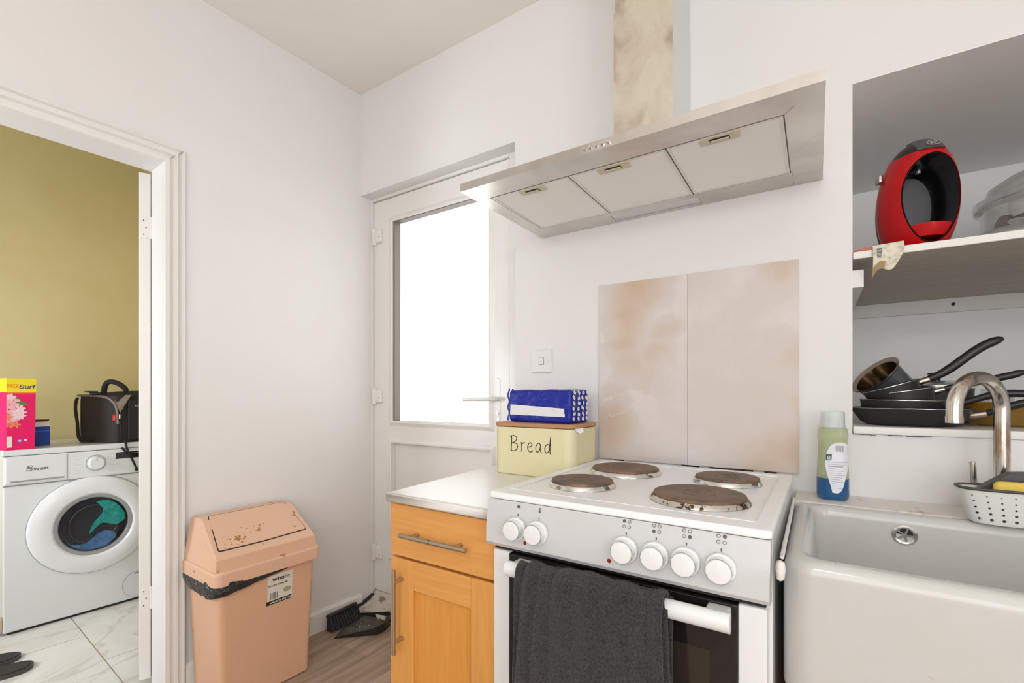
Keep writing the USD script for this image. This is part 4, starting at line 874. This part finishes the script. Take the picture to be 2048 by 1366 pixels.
tb = thing('cooking_pot', 'dark cooking pot standing behind the pan stack under the glass lid with a black knob', 'pot', (.315, 1.93, 1.0052))
part(tb, 'pot_body', lathe([(0, 0), (.075, 0), (.080, .004), (.084, .100), (.086, .102), (.080, .100), (.076, .006), (0, .005)], 48), pan_black, 35)
ab = thing('amber_bowl', 'amber glass bowl on the sill behind the tap', 'bowl', (.425, 1.76, 1.0055))
part(ab, 'bowl_wall', lathe([(0, 0), (.055, 0), (.072, .006), (.098, .042), (.104, .062), (.1, .062), (.093, .043), (.068, .011), (0, .006)], 56), amber_glass, 40)
solo('glass_tumbler', lathe([(0, 0), (.030, 0), (.033, .004), (.038, .100), (.0365, .1005), (.031, .007), (0, .007)], 40), clear_glass, 'clear glass tumbler on the alcove sill behind the tap', 'glass', (.47, 2.02, 1.0055))

# ---- tap, caddy, bottle
tp = thing('kitchen_tap', 'worn chrome swan-neck tap rising from the ledge behind the sink', 'tap', (.345, 1.455, .8203))
c_ = np.array([(0, 0, .0), (0, 0, .11), (0, 0, .205)]); dirn = np.array([-.113, -.165]) / np.hypot(.113, .165); R = .094
arc = [(dirn[0] * R * (1 - math.cos(t)), dirn[1] * R * (1 - math.cos(t)), .236 + R * math.sin(t) * .73) for t in np.linspace(0, PI, 26)]
end = np.array(arc[-1]); tail = [end + np.array([0, 0, -.012]), end + np.array([0, 0, -.020])]
part(tp, 'spout', tube(np.vstack([[(0, 0, .03), (0, 0, .10), (0, 0, .17)], arc, tail]), .0138, 20), worn_chrome, 50)
part(tp, 'aerator', cyl(.0146, end + np.array([0, 0, -.026]), end + np.array([0, 0, -.012]), 24), worn_chrome)
part(tp, 'base', lathe([(0, 0), (.027, 0), (.027, .006), (.022, .010), (.0205, .012), (.0205, .058), (.016, .064), (0, .064)], 36), worn_chrome, 40)
part(tp, 'lever', cat(cyl(.0075, (0, 0, .036), (-.045, -.012, .036), 14), tube([(-.043, -.0118, .030), (-.0475, -.013, .06), (-.0500, -.0135, .118)], .0062, 14)), worn_chrome, 40, 'thin upright tap lever')
cd = thing('sink_caddy', 'white perforated sink caddy with a dark grey rim, sitting on the rear sink rim', 'sink caddy', (.352, 1.362, .8225), 3)
def caddy_ring(z, g, ax=.098, ay=.040): return np.array([(ax * g * np.sign(math.cos(t)) * abs(math.cos(t)) ** .55, ay * g * np.sign(math.sin(t)) * abs(math.sin(t)) ** .7, z) for t in np.linspace(0, 2 * PI, 73)[:-1]])
gs = [(0, .78), (.004, .82), (.02, .87), (.045, .94), (.070, 1.0)]
outer = man(loft([caddy_ring(z, g) for z, g in gs])); inner = man(loft([caddy_ring(z + .004, g - .04) for z, g in gs] + [caddy_ring(.09, .97)]))
holes = []
for ix in range(-4, 5):
    for iz in range(5):
        z = .010 + iz * .0120; x = ix * .0205 * (.86 + .14 * iz / 4); holes.append(cyl(.0030 - .00042 * iz, (x, -.06, z), (x, -.02, z), 10))
part(cd, 'basket', diff(outer - inner, *[man(h) for h in holes]), caddy_white, 35)
part(cd, 'dark_liner', loft([caddy_ring(z + .0042, g - .05) for z, g in gs[:-1]] + [caddy_ring(.062, .93)]), caddy_grey, 40)
rp = caddy_ring(.0715, 1.01); rp = np.vstack([rp, rp[:1]])
part(cd, 'rubber_rim', tube(rp, .0030, 8, False), caddy_grey, 40, 'dark grey rim')
part(cd, 'divider', hull([(x, y, z) for x, z in ((-.060, .070), (-.035, .088), (-.015, .104), (.010, .106), (.055, .096), (.07, .070)) for y in (.001, .028)]), caddy_grey, 25, 'dark grey humped insert')
solo('scourer_sponge', soft_box(-.048, .045, -.010, .010, 0, .052, .010, .0015, 40, 3), sponge_yellow, 'yellow sponge standing in the sink caddy', 'sponge', (.352, 1.3405, .8600), 3, smooth=True)
bt = thing('washing_up_bottle', 'clear plastic washing-up bottle a quarter full of blue liquid, standing on the ledge', 'bottle', (.0365, 1.452, .8206), 0)
BP = [(0.0, .84), (.004, .96), (.012, 1.0), (.055, 1.0), (.075, .99), (.118, .90), (.145, .93), (.162, .96), (.176, .93), (.184, .85)]
def bring(z, s, ax=.0345, ay=.0235): return np.array([(ax * s * np.sign(math.cos(t)) * abs(math.cos(t)) ** .8, ay * s * np.sign(math.sin(t)) * abs(math.sin(t)) ** .8, z) for t in np.linspace(0, 2 * PI, 49)[:-1]])
zz = np.linspace(0, .184, 40); ss = np.interp(zz, [z for z, s in BP], [s for z, s in BP])
part(bt, 'bottle_wall', loft([bring(z, s) for z, s in zip(zz, ss)]), bottle_clear, 40)
part(bt, 'liquid', loft([bring(z + .0004, s + .012) for z, s in zip(zz, ss) if z < .054] + [bring(.0545, 1.006)]), liquid_blue, 40, 'bright blue liquid')
part(bt, 'cap', X(lathe([(0, .040), (.0235, .040), (.0255, .037), (.0262, .006), (.0270, .0), (0, 0)], 40), (0, 0, .1845), s=None), cap_clear, 40)
part(bt, 'cap_spout', X(lathe([(0, .026), (.010, .026), (.012, 0), (0, 0)], 24), (0, 0, .1850)), cap_clear, 40)
def on_bottle(poly, h, off):
    m = prism(poly, h).subdivide_to_size(.006); v = m.vertices.copy()
    for i, (sx_, z, o_) in enumerate(v):
        s = np.interp(z, zz, ss); rg = bring(z, s); arcp = np.vstack([rg[30:48], rg[:8]]); dl = np.r_[0, np.cumsum(np.linalg.norm(np.diff(arcp, axis=0), axis=1))]
        t = sx_ + .046; x = np.interp(t, dl, arcp[:, 0]); y = np.interp(t, dl, arcp[:, 1]); nn = np.array([x / .0345 ** 2, y / .0235 ** 2]); nn /= np.linalg.norm(nn)
        m.vertices[i] = (x + nn[0] * (off + o_), y + nn[1] * (off + o_), z)
    return m
lp = Polygon(spline(np.array([(-.020, .020, 0), (-.027, .05, 0), (-.036, .095, 0), (-.034, .120, 0), (-.024, .140, 0), (-.006, .147, 0), (.012, .142, 0), (.016, .12, 0), (.014, .08, 0), (.006, .048, 0), (-.006, .0205, 0), (-.020, .020, 0)]), 60)[:-1, :2])
lb = part(bt, 'label', on_bottle(lp, .0004, .0004), sticker if False else white_print, 40, 'white teardrop label')
part(lb, 'recycling_mark', on_bottle(sbox(-.0355, .101, -.0235, .116).difference(sbox(-.0335, .1035, -.0255, .1055)).difference(Point(-.0295, .1095).buffer(.0032).difference(Point(-.0295, .1095).buffer(.0016))), .0003, .0009), M('dark_green_print', (.03, .08, .05), .5), 40)
ln = [sbox(-.017 + k * .0022, .124, -.017 + k * .0022 + (.0013 if k % 3 else .0008), .139) for k in range(9)]
for k in range(13):
    z = .096 - k * .0054; a_ = -.033 + (.096 - z) * .17; b_ = .012 - (.096 - z) * .16
    ln.append(sbox(a_ + .002, z, b_ - .001 - .004 * (k % 3), z + (.0009 if k != 2 else .0026)))
part(lb, 'print', on_bottle(unary_union(ln), .0003, .0009), print_light, 40)

# ================================================================ UTILITY ROOM (drawn in the left wall's frame: x = -w, y = -u)
FW = -1.075
wm = thing('washing_machine', 'white front-loading washing machine with a round door, standing in the utility room', 'washing machine', LW, LR)
part(wm, 'cabinet', rb(-1.60, FW, -1.105, -.512, .012, .806, .006), wm_white)
part(wm, 'top_panel', rb(-1.605, FW - .004, -1.108, -.509, .8065, .835, .006), wm_white)
part(wm, 'control_panel', rb(FW - .02, FW + .010, -1.105, -.512, .676, .806, .006), wm_white)
part(wm, 'panel_seam', bx(FW - .01, FW + .0015, -1.104, -.513, .670, .676), wm_grey, False)
dw = part(wm, 'detergent_drawer', rb(FW, FW + .0128, -1.100, -.896, .682, .803, .005), wm_white)
part(dw, 'drawer_grip', rb(FW + .0110, FW + .0136, -1.083, -.906, .6885, .6965, .001), wm_grey, False, 'grey finger grip')
part(wm, 'drawer_gap', bx(FW + .0095, FW + .0108, -.8955, -.893, .678, .804), wm_line, False)
tl = cat(text('wan', .019, .0006, True, 1.25)); tl.apply_translation((.0235, 0, 0))
S_ = unary_union([LineString(spline(np.array([(.021, .024, 0), (.008, .027, 0), (.001, .020, 0), (.010, .013, 0), (.020, .006, 0), (.010, .0, 0), (-.002, .004, 0)]), 30)[:, :2]).buffer(.0021), LineString([(-.003, .013), (.010, .0125), (.021, .0155)]).buffer(.0011), LineString([(.002, .0205), (.018, .0195)]).buffer(.001)])
part(dw, 'brand_lettering', X(face_x(X(cat(tl, prism(S_, .0006)), s=(.80, .80, 1)), FW + .0128), (0, -1.030, .737)), print_grey, False, 'dark grey brand lettering')
part(wm, 'dial', X(lathe([(0, .022), (.027, .022), (.030, .019), (.033, .003), (.0335, 0), (0, 0)], 40), (FW + .010, -.790, .746), ry=90), wm_white, 40)
part(wm, 'dial_ring', X(lathe([(.037, .0), (.037, .0012), (.0395, .0012), (.0395, 0), (.037, 0)], 48), (FW + .0100, -.790, .746), ry=90), wm_grey)
part(wm, 'dial_mark', bx(FW + .032, FW + .0326, -.7915, -.7885, .756, .770), wm_grey, False)
part(wm, 'programme_list', cat([bx(FW + .0098, FW + .0105, y0, y0 + l_, z, z + .0014) for s, y0 in ((-1, -.872), (1, -.745)) for z, l_ in zip(np.linspace(.70, .785, 7), (.03, .024, .034, .028, .032, .022, .03))]), wm_mark, False, kind='stuff')
part(wm, 'display', bx(FW + .0095, FW + .0108, -.713, -.560, .756, .790), black_glass, False, 'black display window')
part(wm, 'display_line', bx(FW + .0105, FW + .0111, -.668, -.562, .781, .7825), wm_mark, False)
DC = (-.7960, .4420); DR = .238
def wl(prof_, cy, cz, x0, seg=72): return X(lathe(prof_, seg), (x0, cy, cz), ry=90)
ring_ = part(wm, 'door_ring', wl([(.152, -.004), (.150, .018), (.158, .026), (.172, .0285), (.196, .029), (.206, .0255), (.222, .0235), (.233, .018), (.2375, .008), (.238, 0), (.152, -.004)], *DC, FW), wm_door, 30, 'wide white door ring')
part(ring_, 'door_gap', wl([(.2385, 0), (.2385, .0012), (.2405, .0012), (.2405, 0), (.2385, 0)], *DC, FW), wm_line)
part(ring_, 'grey_band', wl([(.132, .0), (.132, .012), (.136, .0165), (.1495, .018), (.1505, .012), (.1505, 0), (.132, 0)], *DC, FW), wm_grey, 40)
part(ring_, 'door_bowl', wl([(0, .026), (.05, .0255), (.085, .024), (.118, .019), (.1335, .014), (.1335, .0125), (.118, .0175), (.085, .0225), (.05, .024), (0, .0245)], *DC, FW), door_glass_wm, 60, 'domed glass of the door')
part(ring_, 'bowl_rib', wl([(.088, .0012), (.089, .006), (.093, .0075), (.097, .006), (.098, .0012), (.088, .0012)], *DC, FW), drum_dark, 40)
part(wm, 'drum', wl([(.150, -.02), (.155, -.022), (.165, -.12), (.0, -.14), (.0, -.136), (.160, -.117), (.149, -.024), (.150, -.02)], *DC, FW), drum_dark, 40)
part(wm, 'cabinet_recess', wl([(0, .0008), (.146, .0008), (.146, .0012), (0, .0012)], *DC, FW), dark_cloth, 40)
def cloth(cy, cz, ry_, rz_, x, seed):
    m = trimesh.creation.icosphere(4); v = m.vertices; q = meshkit.fbm(v * 2.3 + seed, 4, seed)[:, None] - .5
    v = v * (1 + .45 * q) * np.array([.008, ry_, rz_]); v[:, 0] = np.maximum(v[:, 0], -.001); m.vertices = v + np.array([x, cy, cz]); return m
def clothes(name, lab, mat, poly, x, seed):
    pass
def rag(outline, h, seed):
    m = trimesh.creation.extrude_polygon(Polygon(spline(np.array([(a_, b_, 0) for a_, b_ in outline + outline[:1]]), 50)[:-1, :2]), .001, engine='earcut').subdivide_to_size(.008)
    top = m.vertices[:, 2] > .0005
    m.vertices[top, 2] += .002 + .017 * meshkit.fbm(np.c_[m.vertices[top, :2] * 55, np.full(top.sum(), seed)], 3, seed)
    return face_x(m, FW + .0012)
disc = lambda outline: outline
solo('teal_garment', rag([(-.79, .55), (-.74, .55), (-.69, .50), (-.680, .44), (-.72, .425), (-.77, .44), (-.815, .395), (-.80, .44), (-.765, .49)], .01, 4), teal_cloth, 'teal garment behind the washing machine door glass', 'garment', LW, LR, smooth=True)
solo('blue_garment', rag([(-.90, .385), (-.86, .352), (-.81, .365), (-.755, .40), (-.712, .37), (-.74, .335), (-.80, .318), (-.86, .335)], .01, 6), blue_cloth, 'blue garment at the bottom of the washing machine door', 'garment', LW, LR, smooth=True)
part(wm, 'filter_flap_line', X(lathe([(.066, 0), (.066, .0008), (.0675, .0008), (.0675, 0), (.066, 0)], 48), (FW, -.618, .088), ry=90), wm_grey)
part(wm, 'filter_latch', cat(bx(FW - .001, FW + .0008, -.632, -.606, .139, .148)), wm_grey, False)
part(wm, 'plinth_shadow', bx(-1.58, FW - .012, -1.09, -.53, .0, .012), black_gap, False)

# things on the washing machine
pb = thing('detergent_box', 'large pink and yellow washing powder box with a flower print, on the washing machine', 'detergent box', (*uwz(1.093, 1.088, .8352)[:2], .8352), LR + 5)
# front right corner edge at local origin; right-hand face runs along +y, left-hand face goes back along -x-y
part(pb, 'carton', hull([(0, 0, 0), (0, .092, 0), (-.20, .092, 0), (-.20, -.02, 0), (-.075, -.02, 0), (0, 0, .325), (0, .096, .325), (-.20, .096, .325), (-.20, -.02, .325), (-.075, -.02, .325)]), pink_card, False)
def pface(poly, off=.0008, th=.0004): m = prism(poly, th); m.apply_transform(FX); m.apply_translation((off - th, 0, 0)); v = m.vertices; return m
part(pb, 'yellow_band', cat(bx(-.2005, .0008, -.0005, .0965, .262, .3255), hull([(-.0752, -.0205, .262), (.0004, -.0004, .262), (-.0752, -.0205, .3255), (.0004, -.0004, .3255), (-.07, -.01, .262), (-.07, -.01, .3255)])), yellow_card, False, 'yellow top band')
part(pb, 'orange_stripe', bx(-.001, .0010, 0, .0955, .258, .263), orange_print, False)
part(pb, 'brand_lettering', X(pface(Polygon([(0, 0), (1, 0), (1, 1)]).buffer(.0), .0008) if False else face_x(text('Surf', .017, .0005, True, 1.15, .18), .0008), (0, .040, .280)), navy_print, False, 'dark brand lettering')
part(pb, 'pack_lettering', X(face_x(text('PACK', .017, .0005, True, .62), .0008), (0, .001, .283)), orange_print, False, 'orange pack size lettering')
rr = np.random.default_rng(21)
def petals(cx, cy, R, n, w_): return unary_union([affinity.translate(affinity.rotate(affinity.scale(Point(R * .62, 0).buffer(R * .5, quad_segs=4), 1, w_), 360 / n * k, origin=(0, 0)), cx, cy) for k in range(n)])
clip = sbox(.0002, .02, .09, .256)
part(pb, 'leaf_print', pface(unary_union([affinity.rotate(affinity.scale(Point(x, z).buffer(.013, quad_segs=4), 1.5, .55), r_) for x, z, r_ in ((.030, .235, -40), (.045, .215, -10), (.028, .198, 30), (.050, .208, 10))]).intersection(clip), .0010), leaf_print, False)
part(pb, 'blossom_print', pface(unary_union([petals(x, z, .022, 5, .6) for x, z in ((.006, .235), (.010, .21), (.008, .185), (.022, .160), (.030, .190), (.012, .135), (.020, .225), (.016, .148))]).intersection(clip), .0012), blush, False)
part(pb, 'pale_blossom_print', pface(unary_union([petals(x, z, .016, 5, .6) for x, z in ((.044, .188), (.048, .170), (.036, .152), (.046, .155), (.033, .168), (.012, .24))]).intersection(clip), .0014), blush_light, False)
part(pb, 'coral_blossom_print', pface(unary_union([petals(x, z, .015, 5, .6) for x, z in ((.004, .150), (.010, .115), (.030, .115))]).intersection(clip), .0015), coral_print, False)
part(pb, 'cream_panel_print', pface(sbox(0.0003, .012, .018, .062), .0013), cream_print, False)
part(pb, 'purple_badge', pface(affinity.scale(Point(.042, .040).buffer(.0085), 1, .85), .0010), purple_print, False)
part(pb, 'white_badges', pface(unary_union([affinity.scale(Point(.042, .040).buffer(.0045), 1, .7), Point(.0585, .043).buffer(.003), Point(.0635, .043).buffer(.003), Polygon([(.0555, .042), (.0665, .042), (.061, .036)])]), .0013), white_print, False)
bxx = thing('blue_carton', 'small blue carton with an open white top, beside the pink detergent box', 'carton', (*uwz(.958, 1.235, .8352)[:2], .8352), LR)
part(bxx, 'carton_body', rb(-.05, 0, -.030, .028, 0, .094, .002), blue_card)
part(bxx, 'white_top', hull([(-.05, -.031, .094), (.001, -.031, .094), (-.05, .029, .094), (.001, .029, .094), (-.045, -.026, .118), (-.006, -.028, .118), (-.045, .026, .118), (-.006, .024, .118)]), white_card, False)
part(bxx, 'open_flap', X(bx(0, .04, -.022, .028, 0, .0016), (-.045, 0, .1185), ry=-14), M('brown_card', (.20, .13, .08), .7), False)
part(bxx, 'carton_stripe', bx(-.0002, .0007, -.028, .026, .070, .073), M('blue_stripe', (.05, .12, .42), .4), False)
# lunch bag: front edge corner at u .72, w 1.12
lb_ = thing('cooler_bag', 'black nylon cooler bag with taupe piping and a red tag, on the washing machine', 'bag', (*uwz(.700, 1.105, .8354)[:2], .8354), LR)
def bag_ring(z, g, lean): return np.array([(x * g + lean, y, z) for x, y in list(Polygon([(0, 0), (-.012, .16), (-.25, .19), (-.27, -.02), (-.235, -.105), (-.03, -.030)]).buffer(-.02).buffer(.02, quad_segs=3).exterior.coords)[:-1]])
zs = [0, .006, .05, .14, .22, .245]; bump_ = [.97, 1.0, 1.02, 1.02, 1.0, .96]
part(lb_, 'bag_body', loft([bag_ring(z, g, 0) for z, g in zip(zs, bump_)]), bag_brown, 30)
part(lb_, 'bag_top', hull([tuple(p) for p in bag_ring(.245, .96, 0)] + [(-.05, .01, .268), (-.05, .16, .275), (-.2, .01, .262), (-.2, .16, .27)]), bag_fabric, 30)
edge = [(.004, .005, .10), (.003, .001, .15), (-.004, -.006, .20), (-.030, -.028, .232), (-.085, -.055, .243), (-.16, -.085, .246), (-.235, -.107, .246)]
part(lb_, 'piping', tube(spline(np.array(edge), 40), .0062, 8), bag_taupe, 50, 'taupe piping')
part(lb_, 'taupe_gusset', hull([(.008, .012, .155), (.009, .042, .220), (.003, .060, .250), (-.03, .0, .25), (-.012, -.012, .236), (.008, .006, .18)]), bag_taupe, False)
part(lb_, 'front_panel', rb(-.004, .007, .045, .165, .01, .225, .004), bag_fabric)
part(lb_, 'zip', tube(spline(np.array([(.005, .018, .01), (.006, .016, .10), (.005, .030, .18), (.0, .06, .232)]), 24), .003, 8), bag_fabric)
part(lb_, 'zip_pull', rb(.004, .009, .007, .015, .125, .150, .002), neck_steel)
part(lb_, 'red_tag', rb(.0035, .0075, -.020, -.004, .115, .148, .001), red_tag, label='small red tag')
part(lb_, 'tag_bar', bx(.0072, .0080, -.014, -.011, .120, .143), white_print, False)
part(lb_, 'handle', tube(spline(np.array([(-.10, -.030, .255), (-.085, -.030, .292), (-.07, -.018, .318), (-.055, .015, .312), (-.050, .050, .272)]), 30), np.full(30, .0125), 8), bag_fabric, 50)
part(lb_, 'buckle', cat(rb(-.16, -.09, -.10, -.055, .262, .270, .003), rb(-.12, -.10, -.085, -.02, .250, .264, .003)), black_plastic)
part(lb_, 'side_strap', tube(spline(np.array([(-.22, -.112, .235), (-.232, -.118, .17), (-.225, -.112, .10), (-.20, -.112, .03), (-.12, -.075, .006)]), 24), .007, 8), bag_fabric, 50)
part(lb_, 'silver_strip', rb(.003, .0085, .075, .15, .188, .196, .001), neck_steel)
part(lb_, 'dangling_strap', cat(tube(spline(np.array([(.006, .030, .012), (.022, .030, .004), (.042, .030, -.02), (.046, .045, -.07), (.047, .070, -.135)]), 24), .0050, 8), tube(spline(np.array([(.043, .010, -.022), (.0475, .025, -.045), (.046, .042, -.068)]), 10), .0050, 8), rb(.041, .053, .064, .078, -.150, -.132, .003)), bag_fabric, 50)
# slippers on the tiles
def slipper(lab, u, w, rz):
    s = thing('slipper', lab, 'slipper', (*uwz(u, w)[:2], .0012), rz, group='pair of black slippers on the tiles')
    out = Polygon(spline(np.array([(0, 0, 0), (-.015, .034, 0), (-.07, .046, 0), (-.15, .038, 0), (-.22, .034, 0), (-.262, .018, 0), (-.268, -.006, 0), (-.24, -.030, 0), (-.16, -.036, 0), (-.08, -.046, 0), (-.02, -.036, 0), (0, 0, 0)]), 60)[:-1, :2]).buffer(0)
    part(s, 'sole', prism(out.buffer(.004), .014), slipper_edge, 40)
    part(s, 'footbed', X(prism(out.buffer(-.004), .004), (0, 0, .0135)), slipper_mat, 40)
    P = np.array([[(-.235 + .11 * v, -.047 * math.cos(t), .012 + .045 * math.sin(t) * (1 - .25 * v)) for t in np.linspace(0, PI, 20)] for v in np.linspace(0, 1, 8)])
    part(s, 'strap', sheet(P, .004), slipper_mat, True)
slipper('black rubber slipper on the tiles, the one nearer the kitchen', 1.066, .655, 78 + 0)
slipper('black rubber slipper on the tiles, the one nearer the washing machine', 1.090, .775, 60)
tbx = solo('tan_carton', rb(-.02, .02, -.09, .09, 0, .052, .004), tan_box, 'tan cardboard piece on the floor left of the washing machine', 'cardboard', uwz(1.195, 1.10, .030), LR)
